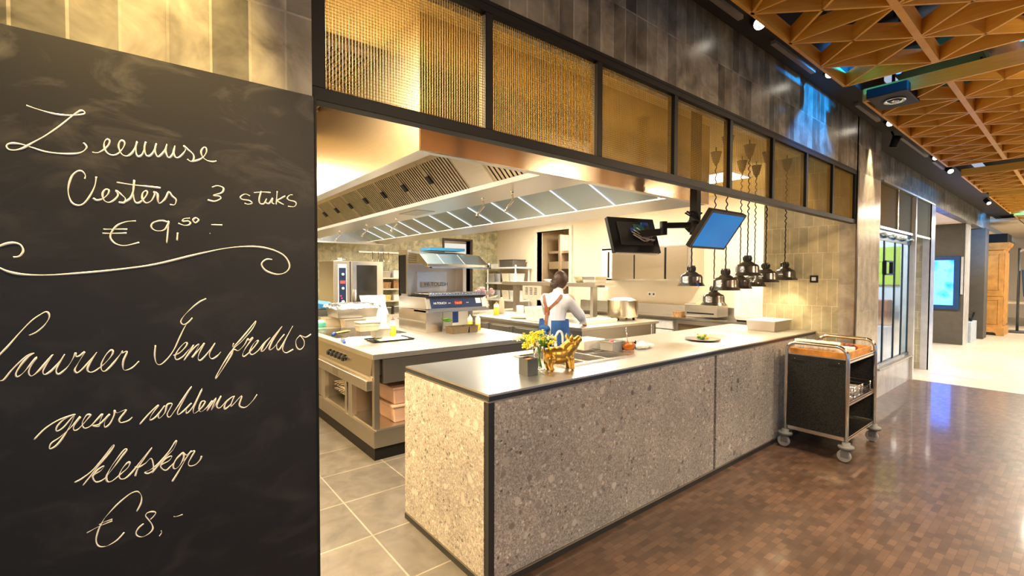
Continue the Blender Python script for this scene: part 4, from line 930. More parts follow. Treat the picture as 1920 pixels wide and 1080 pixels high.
# pot (round kettle with feet)
x, y = 5.62, 4.36
t = thing('soup_kettle', 'large round steel kettle on short black feet at the prep counter end', 'pot', (x,y,.90))
build('kettle', MB().lathe([(0,.04),(.215,.04),(.225,.055),(.225,.285),(.23,.29),(.215,.295),(0,.30)], (x,y,.90), 36), steel('kettle_steel', (.74,.66,.52), .22, (30,30,2), .03), t)
build('lid', MB().lathe([(.19,.295),(.12,.325),(0,.335)], (x,y,.90), 30), WHITE, t)
for a in (.3,1.9,3.4,5.0): build('foot', MB().cyl((x+.17*math.cos(a),y+.17*math.sin(a),.90),(x+.17*math.cos(a),y+.17*math.sin(a),.945),.018,10), BLACK, t)
x, y = 4.98, 4.38
t = thing('oven_tray', 'flat pale baking tray in front of the cook on the prep counter', 'tray', (x,y,.90)); build('tray', MB().tub(x,y,.90,.945,.30,.20,.004,.96,.012), STEEL_H, t); build('lining', MB().box(x-.27,y-.17,.905,x+.27,y+.17,.935), pm('pale_baking_sheet', (.75,.66,.46), .7), t)
for i, (x, y, lab) in enumerate([(4.62,6.18,'squeeze bottle with an orange tip at the left of the prep counter'),]):
    sauce_bottle(x,y,.90,.20,.045,lab,pm('orange_cap', (.8,.25,.03), .4))
single('steel_shaker', MB().lathe([(0,0),(.045,0),(.045,.21),(.03,.25),(.015,.28),(0,.28)], (4.86,6.35,.90), 16), pm('beige_shaker', (.62,.52,.38), .4), 'tall beige shaker behind the yellow squeeze bottle on the prep counter', 'shaker')
single('white_beaker', MB().lathe([(0,0),(.055,0),(.062,.16),(.058,.16),(.05,.01),(0,.01)], (4.86,5.85,.90), 18), WHITE, 'white beaker beside the yellow squeeze bottle on the prep counter', 'beaker')
single('white_box', MB().frustum(4.55,4.95,.90,1.10,.17,.19,.19,.21), WHITE, 'white plastic box left of the cook on the prep counter', 'box', None, .01)
single('wrapped_plate', MB().lathe([(0,0),(.18,.01),(.20,.03),(.12,.05),(0,.06)], (4.58,5.45,.90), 24), pm('pale_wrap', (.80,.76,.62), .5), 'wrapped pale plate left of the white box on the prep counter', 'plate')
t = thing('flower_bouquet', 'pink flower bouquet in a container behind the salamander', 'flowers', (4.98,6.9,.90)); x, y = 4.75, 6.75
build('pot', MB().lathe([(0,0),(.07,0),(.08,.18),(.07,.18),(0,.02)], (x,y,.90), 16), WHITE, t); m = MB(); ml = MB(); rnd = random.Random(15)
for k in range(22):
    a=rnd.uniform(0,2*PI); d=rnd.uniform(0,.17); c=(x+d*math.cos(a),y+d*math.sin(a),1.20+rnd.uniform(0,.14)); m.ball(c,rnd.uniform(.025,.045),1,1,.8,8,6)
for k in range(16):
    a=rnd.uniform(0,2*PI); ml.tube([(x,y,1.05),(x+.1*math.cos(a),y+.1*math.sin(a),1.15),(x+.26*math.cos(a),y+.26*math.sin(a),1.1+rnd.uniform(-.1,.12))],.012,5)
build('petals', m, pm('dusky_pink_petal', (.58,.36,.38), .6, var=.5, scale=20), t); build('leaf', ml, pm('cream_leaf', (.62,.52,.36), .6), t)
for i, (y, a, h, c, lab) in enumerate([(4.95,.12,.10,STEEL_H,'steel box on the right end of the gantry shelf'),(5.25,.14,.11,pm('pale_yellow_bowl',(.80,.76,.52),.5),'pale yellow bowl next to the steel box on the gantry shelf'),(5.75,.09,.06,WHITE,'white bowl in the middle of the gantry shelf'),(6.05,.08,.05,WHITE,'small white bowl on the gantry shelf behind the cook head')]):
    if i: single('gantry_bowl', MB().lathe([(0,0),(a*.5,0),(a,h),(a-.01,h),(a*.5,.01),(0,.01)], (5.66,y,1.44), 20), c, lab, 'bowl')
    else: single('gantry_box', MB().frustum(5.66,y,1.44,1.44+h,.13,a,.15,a+.02), c, lab, 'box', None, .006)
# ---- shelving unit by the opening
t = thing('shelving_unit', 'white wire shelving unit with tubs beside the wall opening', 'shelf', (6.9,8.75,0))
for (x, y) in ((6.72,8.25),(7.12,8.25),(6.72,9.35),(7.12,9.35)): build('post', MB().cyl((x,y,0),(x,y,1.80),.018,10), WHITE, t)
for z in (.5,.95,1.35,1.72): build('shelf_board', MB().box(6.70,8.2,z,7.15,9.4,z+.035), WHITE, t)
n = 0
for z in (.985,1.385):
    for y in (8.42,8.72,9.02,9.28): single('shelf_tub', MB().frustum(6.9,y,z,z+.22,.12,.10,.14,.125), [WHITE,CREAM,STEEL_H,POLY][n%4], '%s tub on the %s board of the white shelving unit' % (['nearest','second nearest','third nearest','furthest'][n%4], 'third' if n<4 else 'second highest'), 'tub', 'tubs on the white shelving unit', .006); n += 1
single('black_crate', MB().tub(6.92,8.62,1.755,1.93,.20,.26,.01,.93,.012).box(6.74,8.38,1.77,7.1,8.86,1.80), pm('brown_crate', (.10,.085,.07), .6), 'dark crate on top of the white shelving unit', 'crate')
single('white_carton', MB().box(6.8,9.02,1.755,7.08,9.34,1.84), WHITE, 'low white carton beside the dark crate on the shelving unit', 'carton', None, .004)
# ---- cabinet inside the opening
t = thing('back_room_cabinet', 'tall steel cabinet with shelves in the room behind the wall opening', 'cabinet', (8.25,7.6,0))
build('body', MB().box(8.1,6.75,0,8.48,8.45,.9), STEEL_D, t); build('shelf_board', MB().box(7.95,6.75,2.10,8.48,8.45,2.16).box(7.95,6.75,1.72,8.48,8.45,1.9), STEEL, t); build('side_panel', MB().box(7.9,8.0,0,8.48,8.06,2.55), pm('tan_side', (.34,.24,.14), .6), t)
# ---- right worktop run
RX = 6.62
t = thing('wall_worktop', 'long cream-lit steel worktop with drawers and upstand along the right wall', 'counter', (6.9,4.6,0))
build('worktop', MB().box(RX-.02,2.36,.865,7.19,6.6,.90), STEEL_H, t, .003); build('upstand', MB().box(7.12,2.36,.90,7.19,6.6,1.06), STEEL, t)
build('body', MB().box(RX+.04,2.40,.10,7.19,6.55,.865), STEEL_D, t); build('plinth', MB().box(RX+.08,2.4,0,7.15,6.5,.10), BLACK, t)
for i, (y0, y1) in enumerate(((5.45,6.0),(4.85,5.4))):
    o = build('door', MB().box(RX+.01,y0,.14,RX+.04,y1,.84), STEEL, t, .003); build('handle', MB().box(RX-.01,y0+.03,.80,RX+.01,y1-.03,.815), CHROME, o)
for k in range(4): build('drawer', MB().box(RX,4.15,.70-.15*k,RX+.04,4.72,.83-.15*k), WHITE, t, .004)
o = build('open_bay', MB().box(RX+.02,2.9,.14,RX+.05,4.05,.80), pm('brown_bay', (.17,.11,.05), .7), t); build('bay_frame', MB().box(RX+.0,2.88,.80,RX+.045,4.08,.86).box(RX,4.05,.14,RX+.045,4.09,.80).box(RX,3.42,.14,RX+.045,3.46,.80), STEEL, t)
t = thing('wall_cabinet', 'steel wall cabinet with sliding doors above the right worktop', 'cabinet', (7.0,5.0,1.45))
build('carcass', MB().box(6.86,3.95,1.47,7.19,5.80,2.06), STEEL, t, .003)
for i, (y0, y1) in enumerate(((4.05,4.42),(4.46,5.05),(5.08,5.55))): build('sliding_door', MB().box(6.845,y0,1.50,6.86,y1,2.03), steel('cabinet_door_%s' % 'abc'[i], (.64,.56,.44), .3, (3,3,60)), t)
[build('door_gap', MB().box(6.852,a_,1.5,6.859,b_,2.03), BLACK, t) for a_, b_ in ((4.42,4.46),(5.05,5.08))]; build('end_trim', MB().box(6.84,5.58,1.47,6.86,5.80,2.06), WHITE, t); build('slot', MB().box(6.836,5.62,1.52,6.84,5.66,2.0), BLACK, t); build('rail', MB().box(6.84,3.95,2.03,6.865,5.8,2.06).box(6.84,3.95,1.47,6.865,5.8,1.50), STEEL_H, t)
t = thing('wall_socket', 'cream double socket on the wall above the right worktop', 'socket', (7.19,4.9,1.20)); build('plate', MB().box(7.185,4.85,1.18,7.199,5.02,1.27), WHITE, t, .003); build('hole', MB().cyl((7.184,4.89,1.225),(7.186,4.89,1.225),.02,12).cyl((7.184,4.975,1.225),(7.186,4.975,1.225),.02,12), GREY_D, t)
x, y = 6.85, 2.95
t = thing('white_appliance', 'white rounded countertop appliance beside the tiled wall end', 'appliance', (x,y,.90)); build('body', MB().box(6.64,2.68,.92,7.08,3.2,1.55), pm('gloss_white', (.85,.82,.76), .25), t, .06, 4); build('foot', MB().box(6.68,2.72,.90,7.04,3.16,.93), BLACK, t)
t = thing('toaster', 'low steel toaster with food on top on the right worktop', 'toaster', (6.82,3.7,.90)); build('body', MB().box(6.68,3.46,.93,7.04,3.98,1.12), STEEL, t, .012); build('top_food', MB().ball((6.86,3.72,1.125),.10,1.2,1.6,.3), FOOD_Y, t); build('slot', MB().box(6.676,3.5,.97,6.68,3.94,.99), BLACK, t)
single('chopping_block', MB().box(6.70,4.06,.90,6.86,4.20,.98), FOOD_B, 'small wooden block beside the toaster on the right worktop', 'block', None, .004)
t = thing('doorway_glow_board', 'glowing board standing in for the bright back room, with a blue sign band', 'sign', (5.9,10.6,0)); build('board', MB().box(5.2,10.55,0,6.9,10.6,2.4), emit('bright_back_room', (1.0,.93,.80), .9), t); build('blue_band', MB().box(5.2,10.53,1.85,6.9,10.55,2.08), pm('teal_band', (.04,.22,.32), .4), t)  # emissive board put behind the doorway in place of a lit room

# ================================================================== THE COOK
def person():
    SKIN = pm('skin', (.62,.38,.25), .5, var=.06); SHIRT = pm('white_cotton', (.74,.75,.80), .8, var=.05, bump=.15, scale=5)
    APRON = pm('blue_denim', (.02,.095,.30), .75, var=.25, scale=9); TRS = pm('dark_trousers', (.02,.022,.03), .8); HAIR = pm('brown_hair', (.045,.02,.010), .5, var=.4, scale=30)
    LEATH = pm('tan_leather', (.24,.075,.03), .5)
    bx, by = 3.90, 4.05; F = Vector((.93,.37,0)); Lf = Vector((-.37,.93,0))
    def q(f, l, z): return Vector((bx,by,0))+F*f+Lf*l+Vector((0,0,z))
    t = thing('person', 'cook with brown bun, white shirt and blue apron leaning over the prep counter', 'person', (bx,by,0)); t.scale = (.965,.965,.965)
    rz = Euler((0,0,math.atan2(F.y,F.x)))
    b = MB()
    b.ball(q(.0,0,.93), .145, .85,1.12,.9, 18,12, rz); b.limb([q(0,0,.93), q(.02,0,1.08), q(.06,0,1.24)], [.135,.118,.13])
    b.ball(q(.07,0,1.27), .14, .75,1.15,.9, 18,12, rz); b.limb([q(.10,.0,1.36), q(.13,-.0,1.42), q(.155,-.01,1.47)], [.06,.052,.05])
    head = q(.175,-.02,1.535); b.ball(head, .098, 1.02,.80,1.14, 20,14, rz); b.ball(head+F*.045+Vector((0,0,-.045)), .062, 1,.85,1.1, 16,10, rz)
    hr = Vector((F.x*.8+.25,F.y*.4-.5,0)).normalized()
    b.ball(head+F*.105+Vector((0,0,-.012)), .016, 1.1,.8,1.2, 10,8, rz)                                  # nose
    for s in (1,-1):
        b.ball(head+Lf*.078*s+F*.0+Vector((0,0,-.01)), .028, .55,.35,1, 10,8, rz)                         # ears
        b.ball(head+F*.09+Lf*.03*s+Vector((0,0,.012)), .012, n=8, m=6)                                    # eyes
        b.limb([q(.0,.09*s,.88), q(.03,.095*s,.50), q(-.01,.095*s,.09)], [.092,.062,.042]); b.limb([q(-.02,.095*s,.045), q(.10,.105*s,.03)], [.042,.034])
    b.limb([head+F*.102+Lf*-.02+Vector((0,0,-.05)), head+F*.102+Lf*.02+Vector((0,0,-.05))], [.008,.008], 8)  # mouth
    def arm(s, el, wr):
        sh = q(.09,.17*s,1.33); b.limb([sh, el, wr], [.056,.043,.028])
        d = (wr-el).normalized(); side = d.cross(Vector((0,0,1))).normalized(); palm = wr+d*.05
        b.obox(palm, d*.045, side*.036, d.cross(side)*.013); b.limb([wr, palm], [.026,.022], 8)
        for k, (o, ln) in enumerate(((-.027,.062),(-.009,.072),(.009,.068),(.027,.052))):
            r0 = palm+d*.04+side*o; b.limb([r0, r0+d*ln*.5+Vector((0,0,-.008)), r0+d*ln*.85+Vector((0,0,-.026))], [.0095,.009,.0075], 8)
        r0 = palm-d*.02+side*(.036*s); b.limb([r0, r0+d*.03+side*.022*s, r0+d*.055+side*.022*s+Vector((0,0,-.012))], [.011,.010,.008], 8)
    e1, w1 = q(.28,-.24,1.10), q(.50,-.20,.995); e2, w2 = q(.30,.22,1.10), q(.50,.12,.995)
    arm(-1, e1, w1); arm(1, e2, w2)
    remesh(build('body', b, SKIN, t), .0085, 4)
    s_ = MB()
    s_.limb([q(.0,0,.95), q(.02,0,1.08), q(.06,0,1.24)], [.150,.138,.148]); s_.ball(q(.0,0,.97), .158, .88,1.1,.75, 18,12, rz); s_.ball(q(.065,0,1.26), .158, .80,1.18,.92, 18,12, rz); s_.limb([q(.09,0,1.33), q(.125,0,1.41)], [.085,.066])
    for s, el, wr in ((-1,e1,w1),(1,e2,w2)):
        sh = q(.085,.150*s,1.305); m1 = sh.lerp(el,.55); m2 = el.lerp(wr,.80); s_.limb([sh,m1,el,m2], [.078,.070,.066,.050])
    so = build('shirt', s_, SHIRT, t); remesh(so, .010, 4)
    tr = MB()
    for s in (1,-1): tr.limb([q(.0,.085*s,.86), q(.03,.095*s,.50), q(-.005,.095*s,.10)], [.115,.085,.065])
    remesh(build('trousers', tr, TRS, t), .011, 4)
    ap = MB(); n = 26
    for z0, z1, g0, g1 in ((1.06,.74,.006,.03),(.74,.46,.03,.06)):
        V = []
        for (z, g) in ((z0,g0),(z1,g1)):
            for k in range(n+1):
                a = -2.98+5.96*k/n; V.append(q(.0+(.160+g)*.92*math.cos(a), (.185+g)*math.sin(a), z))
        for (z, g) in ((z0,g0),(z1,g1)):
            for k in range(n+1):
                a = -2.98+5.96*k/n; V.append(q(.0+(.150+g)*.92*math.cos(a), (.175+g)*math.sin(a), z))
        N = n+1; ap.add(V, [(k,k+1,N+k+1,N+k) for k in range(n)]+[(2*N+k,3*N+k,3*N+k+1,2*N+k+1) for k in range(n)]+[(0,N,3*N,2*N),(n,2*N+n,3*N+n,N+n)], True)
    ap.ball(q(-.165,.05,.96), .055, .6,1.3,.8, 14,10, rz); ap.limb([q(-.17,.05,.95), q(-.20,.09,.82)], [.03,.022]); ap.limb([q(-.17,.05,.95), q(-.20,.01,.80)], [.03,.022])
    build('apron', ap, APRON, t)
    for s in (1,-1): build('shoe', MB().limb([q(-.05,.098*s,.045), q(.12,.108*s,.036)], [.05,.042]), BLACK, t)
    h = MB(); h.ball(head+F*-.022+Vector((0,0,.022)), .108, .98,.86,1.08, 20,14, rz); h.ball(head+F*-.085+Lf*.062+Vector((0,0,-.045)), .054, 1,1,1, 14,10); h.ball(head+F*-.05+Vector((0,0,.085)), .055, 1.1,.9,.6, 14,10, rz); h.limb([head+F*-.05+Lf*.03+Vector((0,0,-.05)), head+F*-.045-Lf*.03+Vector((0,0,-.055))], [.035,.035])
    remesh(build('hair', h, HAIR, t), .008, 2)
    st = MB()
    def strap(pts, w=.034):
        for a, c in zip(pts, pts[1:]): st.bar(a, c, w, .006, up=F)
    X = q(-.106,.045,1.17)
    strap([q(-.02,-.115,1.37), q(-.075,-.07,1.29), X]); strap([q(-.02,.135,1.36), q(-.075,.10,1.28), X]); strap([X, q(-.155,.04,1.05), q(-.175,.035,.93), q(-.19,.03,.76)], .038)
    so = build('strap', st, LEATH, t); build('strap_patch', MB().obox(X-F*.006, Lf*.034, F*.005, Vector((0,0,.05))), LEATH, so)
person()
# ================================================================== SERVICE TROLLEY
TX0, TX1, TY0, TY1 = 4.56, 5.35, 1.235, 1.70
tr = thing('service_trolley', 'steel tube serving trolley with black end panels parked by the counter end', 'trolley', (4.95,1.47,0))
R_ = .016
for X in (TX0, TX1):
    pts = [(X,TY0,.14),(X,TY0,.86)]+[(X,TY0+.085-.085*math.cos(a),.875+.085*math.sin(a)) for a in [PI/2*k/6 for k in range(1,7)]]+[(X,TY1-.085+.085*math.sin(a),.875+.085*math.cos(a)) for a in [PI/2*k/6 for k in range(0,7)]]+[(X,TY1,.86),(X,TY1,.14)]
    build('tube_frame', MB().tube(pts, R_, 12), CHROME, tr)
PANEL_B = pm('black_speckled_panel', (.020,.021,.020), .75, var=.6, scale=120); PANEL_B.node_tree.nodes['Principled BSDF'].inputs['Specular IOR Level'].default_value = .2
for X in (TX0-.006, TX1-.004):
    p = build('end_panel', MB().box(X,TY0+.012,.205,X+.01,TY1-.012,.85), PANEL_B, tr)
    if X < 5:
        for y in (TY0+.09, TY1-.10): build('grip_slot', MB().box(X-.0015,y-.05,.785,X,y+.05,.808), BLACK, p, .0005)
        for y in (TY0+.06, TY1-.07): build('screw', MB().ball((X,y,.82),.006,n=8,m=6), CHROME, p)
for z, nm in ((.845,'top_shelf'),(.485,'middle_shelf'),(.19,'bottom_shelf')):
    build(nm, MB().box(TX0+.01,TY0+.0,z-.024,TX1-.01,TY0+.008,z+.010).box(TX0+.01,TY1-.012,z-.028,TX1-.01,TY1,z+.012).box(TX0+.01,TY0,z-.006,TX1-.01,TY1,z).box(TX0+.005,TY0,z-.02,TX0+.015,TY1,z+.014).box(TX1-.015,TY0,z-.02,TX1-.005,TY1,z+.014), STEEL_H, tr)
TYRE = pm('pale_tyre', (.36,.36,.36), .5)
for i, (X, Y) in enumerate(((TX0,TY0),(TX0,TY1),(TX1,TY0),(TX1,TY1))):
    c = build('caster', MB().lathe([(0,.165),(.03,.165),(.03,.14),(.055,.14),(.06,.13),(.055,.115),(.03,.11),(0,.11)], (X,Y,0), 20).box(X-.026,Y-.022,.045,X-.02,Y+.03,.115).box(X+.02,Y-.022,.045,X+.026,Y+.03,.115), RUBBER, tr)
    build('wheel', MB().cyl((X-.016,Y+.012,.052),(X+.016,Y+.012,.052),.05,24), TYRE, c, .005)
WOODT = pm('orange_wood_tray', (.62,.27,.05), .4, var=.3, scale=14)
t = thing('wooden_tray', 'orange wooden tray lying on top of the serving trolley', 'tray', (4.95,1.47,.846))
build('tray', MB().tub(4.95,1.47,.846,.905,.36,.215,.012,.98,.0,.012), WOODT, t)
for k in range(2):
    x, y = 4.66, 1.34+.11*k
for k in range(9):
    x, y = 4.655+.012*(k%2), 1.345+.037*k
    single('glass_cup', MB().lathe([(0,0),(.024,0),(.029,.125),(.026,.125),(.021,.006),(0,.006)], (x,y,.858), 16), pm('milky_glass', (.80,.76,.66), .2) if k == 0 else bpy.data.materials['milky_glass'], 'milky glass, %s of the row on the wooden tray' % ['first','second','third','fourth','fifth','sixth','seventh','eighth','ninth'][k] + ' counted from the passage side', 'cup', 'row of glasses on the wooden tray')
t = thing('snack_bowl', 'dark brown bowl of nuts at the right of the wooden tray', 'bowl', (5.06,1.36,.858)); x, y = 5.06, 1.36
build('bowl', MB().lathe([(0,0),(.045,0),(.065,.05),(.06,.05),(.04,.008),(0,.008)], (x,y,.858), 20), pm('dark_wood_bowl', (.10,.03,.015), .4), t); m = MB(); rnd = random.Random(1)
for k in range(24):
    a=rnd.uniform(0,2*PI); d=rnd.uniform(0,.055); m.ball((x+d*math.cos(a),y+d*math.sin(a),.905+rnd.uniform(0,.025)),.012,1.2,1,.8,7,5)
build('nuts', m, pm('red_brown_nuts', (.22,.06,.03), .5, var=.5, scale=60), t)
single('napkin', MB().box(4.86,1.29,.858,4.97,1.40,.92), pm('white_napkin', (.82,.8,.76), .8), 'white napkin stack between the glasses and the nut bowl', 'napkin', None, .006)
t = thing('wire_basket', 'shallow wire basket on the middle shelf of the trolley', 'basket', (5.06,1.45,.487)); m = MB()
for k in range(9): m.cyl((4.85+.055*k,1.27,.52),(4.85+.055*k,1.62,.52),.003,6)
for z in (.495,.545,.58):
    m.tube([(4.83,1.26,z),(5.31,1.26,z),(5.31,1.63,z),(4.83,1.63,z),(4.83,1.26,z)],.005,6)
for (x,y) in ((4.83,1.26),(5.31,1.26),(5.31,1.63),(4.83,1.63),(5.07,1.26)): m.cyl((x,y,.487),(x,y,.58),.005,6)
build('wire', m, CHROME, t); build('contents', MB().box(4.9,1.32,.487,5.25,1.58,.53), pm('grey_boxes', (.35,.35,.38), .5, var=.5, scale=20), t, .01)

# ================================================================== TIMBER LATTICE CEILING
def wood():
    t = NT('orange_timber'); t.set(Roughness=.48)
    nz = t.noise(t.mapped((1.5,1.5,26)), 3, 5, .6, .4)
    t.base(t.ramp(nz.outputs[0], [(.28,(.78,.37,.040)),(.72,(.93,.52,.08))])); t.bump(nz.outputs[0], .05, .002); return t.m
WOOD = wood()
ZL, CELL, HB = 3.0, .5215, .10
def lattice(x0, ncx, y0, ncy, label, skip=()):
    t = thing('timber_lattice', label, 'ceiling lattice', (x0+ncx*CELL/2, y0-ncy*CELL/2, ZL), 'timber lattice ceiling modules')
    x1, y1 = x0+ncx*CELL, y0-ncy*CELL
    def bd(a, b, w=.016, h=HB): return MB().bar((a[0],a[1],ZL+h/2),(b[0],b[1],ZL+h/2),w,h)
    build('edge_beam', bd((x0,y0),(x1,y0),.02), WOOD, t); build('edge_beam', bd((x0,y1),(x1,y1),.02), WOOD, t)
    build('edge_beam', bd((x0,y0),(x0,y1),.02), WOOD, t); build('edge_beam', bd((x1,y0),(x1,y1),.02), WOOD, t)
    for j in range(1, ncy):
        y = y0-CELL*j; build('main_beam', MB().box(x0,y-(.019 if j%2 else .008),ZL-.001,x1,y+(.019 if j%2 else .008),ZL+HB), WOOD, t)
    m = MB()
    for i in range(1, ncx): m.v and None; a = bd((x0+CELL*i,y0),(x0+CELL*i,y1),.015,HB-.002); m.add(a.v, a.f)
    for i in range(ncx):
        for j in range(ncy):
            xa, xb, ya, yb = x0+CELL*i, x0+CELL*(i+1), y0-CELL*j, y0-CELL*(j+1)
            for (p, q) in (((xa,ya),(xb,yb)),((xa,yb),(xb,ya))):
                a = bd(p, q, .014, HB-.004); m.add(a.v, a.f)
    build('cross_slats', m, WOOD, t)
    m = MB()
    for fx in (.15,.5,.85):
        for fy in (.2,.8): m.cyl((x0+(x1-x0)*fx,y0+(y1-y0)*fy,ZL+HB),(x0+(x1-x0)*fx,y0+(y1-y0)*fy,3.95),.008,8)
    build('hanger', m, BLACK, t)
lattice(4.221-9*CELL, 9, 1.20, 6, 'nearest orange timber lattice module over the passage')
lattice(4.70, 7, 1.20, 6, 'second orange timber lattice module along the passage')
lattice(9.26, 4, 1.18, 6, 'third orange timber lattice module, beyond the tiled column')
lattice(12.0, 7, 1.16, 6, 'fourth orange timber lattice module towards the hall')
lattice(16.1, 7, 1.14, 6, 'furthest orange timber lattice module in the hall')
# services above the lattice
DUCT = steel('galvanised_duct', (.45,.45,.47), .4)
for i, (a, b, r, c, lab) in enumerate([((-1,.55,3.62),(12,.55,3.62),.16,DUCT,'round galvanised duct above the timber lattice'),((4.2,-.3,3.5),(4.6,1.1,3.5),.05,pm('grey_pipe',(.3,.3,.3),.5),'grey pipe crossing the gap between the lattice modules'),((-1,-.6,3.45),(16,-.6,3.45),.03,DUCT,'thin sprinkler pipe above the timber lattice')]):
    single('duct' if r > .1 else 'pipe', MB().cyl(a,b,r,20), c, lab, 'duct' if r > .1 else 'pipe')
single('acoustic_panel', MB().box(5.0,-1.6,3.7,7.4,.2,3.76), pm('brown_felt_panel', (.20,.12,.07), .9, var=.3, scale=40), 'brown felt panel above the second timber lattice module', 'panel')
single('acoustic_panel', MB().box(4.75,.55,3.3,5.9,1.1,3.36), pm('green_felt_panel', (.05,.16,.11), .9), 'green panel above the left end of the second lattice module', 'panel')
single('acoustic_panel', MB().box(2.6,-.9,3.55,3.9,.1,3.6), pm('violet_panel', (.22,.18,.36), .8), 'violet panel above the nearest timber lattice module', 'panel')
LED = emit('blue_led_glow', (.02,.16,1.0), 6)
for i, (x, y) in enumerate(((4.47,.93),(4.47,.30))):
    t = thing('blue_spotlight', ['blue glowing rod light in the lattice gap nearest the tiled wall','blue glowing rod light in the lattice gap over the passage'][i], 'light', (x,y,3.1), 'blue rod lights'); build('rod', MB().cyl((x,y,3.08),(x,y,3.22),.016,12), LED, t); build('hanger', MB().cyl((x,y,3.22),(x,y,3.95),.008,8), BLACK, t)
t = thing('ceiling_speaker', 'black box with a chrome ring hung at the lattice gap', 'speaker', (4.85,1.03,2.99)); build('box', MB().box(4.60,.90,2.985,5.02,1.16,3.06), BLACK, t, .006); build('ring', MB().lathe([(.05,-.004),(.072,-.012),(.075,.0),(.05,.0)], (4.80,1.02,2.985), 24).lathe([(0,-.02),(.03,-.018),(.03,0),(0,0)], (4.80,1.02,2.985), 18), CHROME, t); build('bracket', MB().cyl((4.8,1.03,3.06),(4.8,1.03,3.95),.012,8), BLACK, t)
# ---- track rails and spot heads
RAIL = pm('grey_track_rail', (.26,.25,.23), .5)
for i, (x0, x1) in enumerate(((.4,2.86),(3.32,4.04),(5.1,5.8),(6.7,8.0),(8.4,9.1))):
    single('track_rail', MB().box(x0,1.34,3.105,x1,1.372,3.13), RAIL, 'grey lighting track %s on the black soffit' % ['nearest the chalkboard','between the first two lit spots','before the tiled column','over the glass doors','beyond the glass doors'][i], 'lighting track', 'lighting tracks on the soffit')
HEAD_E = emit('spot_lens', (1.0,.90,.74), 14)
def spot_head(p, d, label, lit=True):
    t = thing('track_spotlight', label, 'spotlight', p, 'spotlights along the soffit'); p = Vector(p); d = Vector(d).normalized()
    build('head', MB().cyl(p-d*.10,p+d*.02,.038,18), BLACK, t); build('stem', MB().cyl(p-d*.05,(p.x,p.y+.02,3.13),.010,8), BLACK, t)
    build('lens', MB().cyl(p+d*.0201,p+d*.024,.033,18), HEAD_E if lit else pm('unlit_lens', (.3,.28,.24), .2), t)
D_ = (-.55,-.45,-.62)
heads = [((1423,43),'lit spotlight nearest the chalkboard, by the first lattice module'),((1555,136),'lit spotlight at the end of the first lattice module'),((1668,229),'lit spotlight above the tiled column'),((1753,294),'lit spotlight over the glass doors'),((1781,320),'lit spotlight just beyond the glass doors'),((1853,380),'lit spotlight at the far end of the black soffit')]
for (q, lab) in heads:
    p = at(q[0], q[1], Y=1.29); spot_head(p, D_, lab)
p = at(1676,266,Y=1.36); spot_head((p.x,1.36,2.98), (.2,.3,-.9), 'downward spotlight washing the tiled column with warm light', False)
p = at(225,-60,Y=1.25); spot_head((.06,1.25,3.05), (0,.25,-.95), 'spotlight above the chalkboard washing the tiles', False)

# ================================================================== GLASS DOORS, PIER AND HALL
YG = 1.66
struct('wall_front', MB().box(6.40,YG,0,7.27,YG+.14,2.75).box(7.27,YG,0,9.05,YG+.14,.355), tiles('pale_plinth_tile', 'XZ', .14, .40, (.62,.57,.48), (.55,.50,.42), (.5,.46,.38), .25, .15, 0, (0,0)))
struct('wall_front', MB().box(9.02,YG-.03,0,9.09,YG+.14,2.75), pm('pale_post_paint', (.55,.56,.58), .2))
struct('trim_3', MB().box(7.27,YG-.03,.355,9.05,YG+.10,.375).box(7.27,YG-.03,2.74,10.4,YG+.05,2.765), STEEL_D)
m = MB().box(7.27,YG+.02,.375,9.02,YG+.05,.42).box(7.27,YG+.02,2.02,9.02,YG+.05,2.16)
for x in (7.285,7.66,8.20,8.62,8.99): m.box(x-.018,YG+.03,.42,x+.018,YG+.05,2.02)
struct('door_3', m, pm('blue_black_frame', (.012,.03,.055), .25))
PANE = glass_mat('door_glass', (.75,.88,.95), .01)
struct('window_1', MB().box(7.3,YG+.04,.42,8.97,YG+.045,2.02), PANE)
m = MB().box(7.50,YG-.02,1.58,7.53,YG+.02,1.75).box(7.83,YG-.02,1.58,7.86,YG+.02,1.75).box(7.50,YG-.02,1.74,7.86,YG-.005,1.76).box(7.50,YG-.02,1.57,7.86,YG-.005,1.59)
single('door_handle_frame', m, BLACK, 'square black pull handle frame on the glass doors', 'handle')
OLIVE = pm('olive_mesh_cloth', (.17,.12,.035), .8, 0, var=.2, scale=90, **{'Specular IOR Level': .1})
for i, (x0, x1) in enumerate(((7.27,8.13),(8.17,9.02),(9.12,10.16))): struct('window_%d' % (i+2), MB().box(x0,YG+.02,2.19,x1,YG+.03,2.74), OLIVE)
struct('trim_4', MB().box(7.25,YG-.01,2.16,10.2,YG+.05,2.19).box(8.13,YG,2.19,8.17,YG+.05,2.74).box(9.12,YG-.0,2.19,9.13,YG+.05,2.74), STEEL_H)
single('string_lights', (lambda m: [m.ball((7.3+.075*k,YG-.01,2.085+.012*math.sin(k)),.018,n=8,m=6) for k in range(23)] and m)(MB()), pm('glass_baubles', (.5,.7,.75), .1, .6, var=.6, scale=30), 'string of small glass baubles above the glass doors', 'decoration')
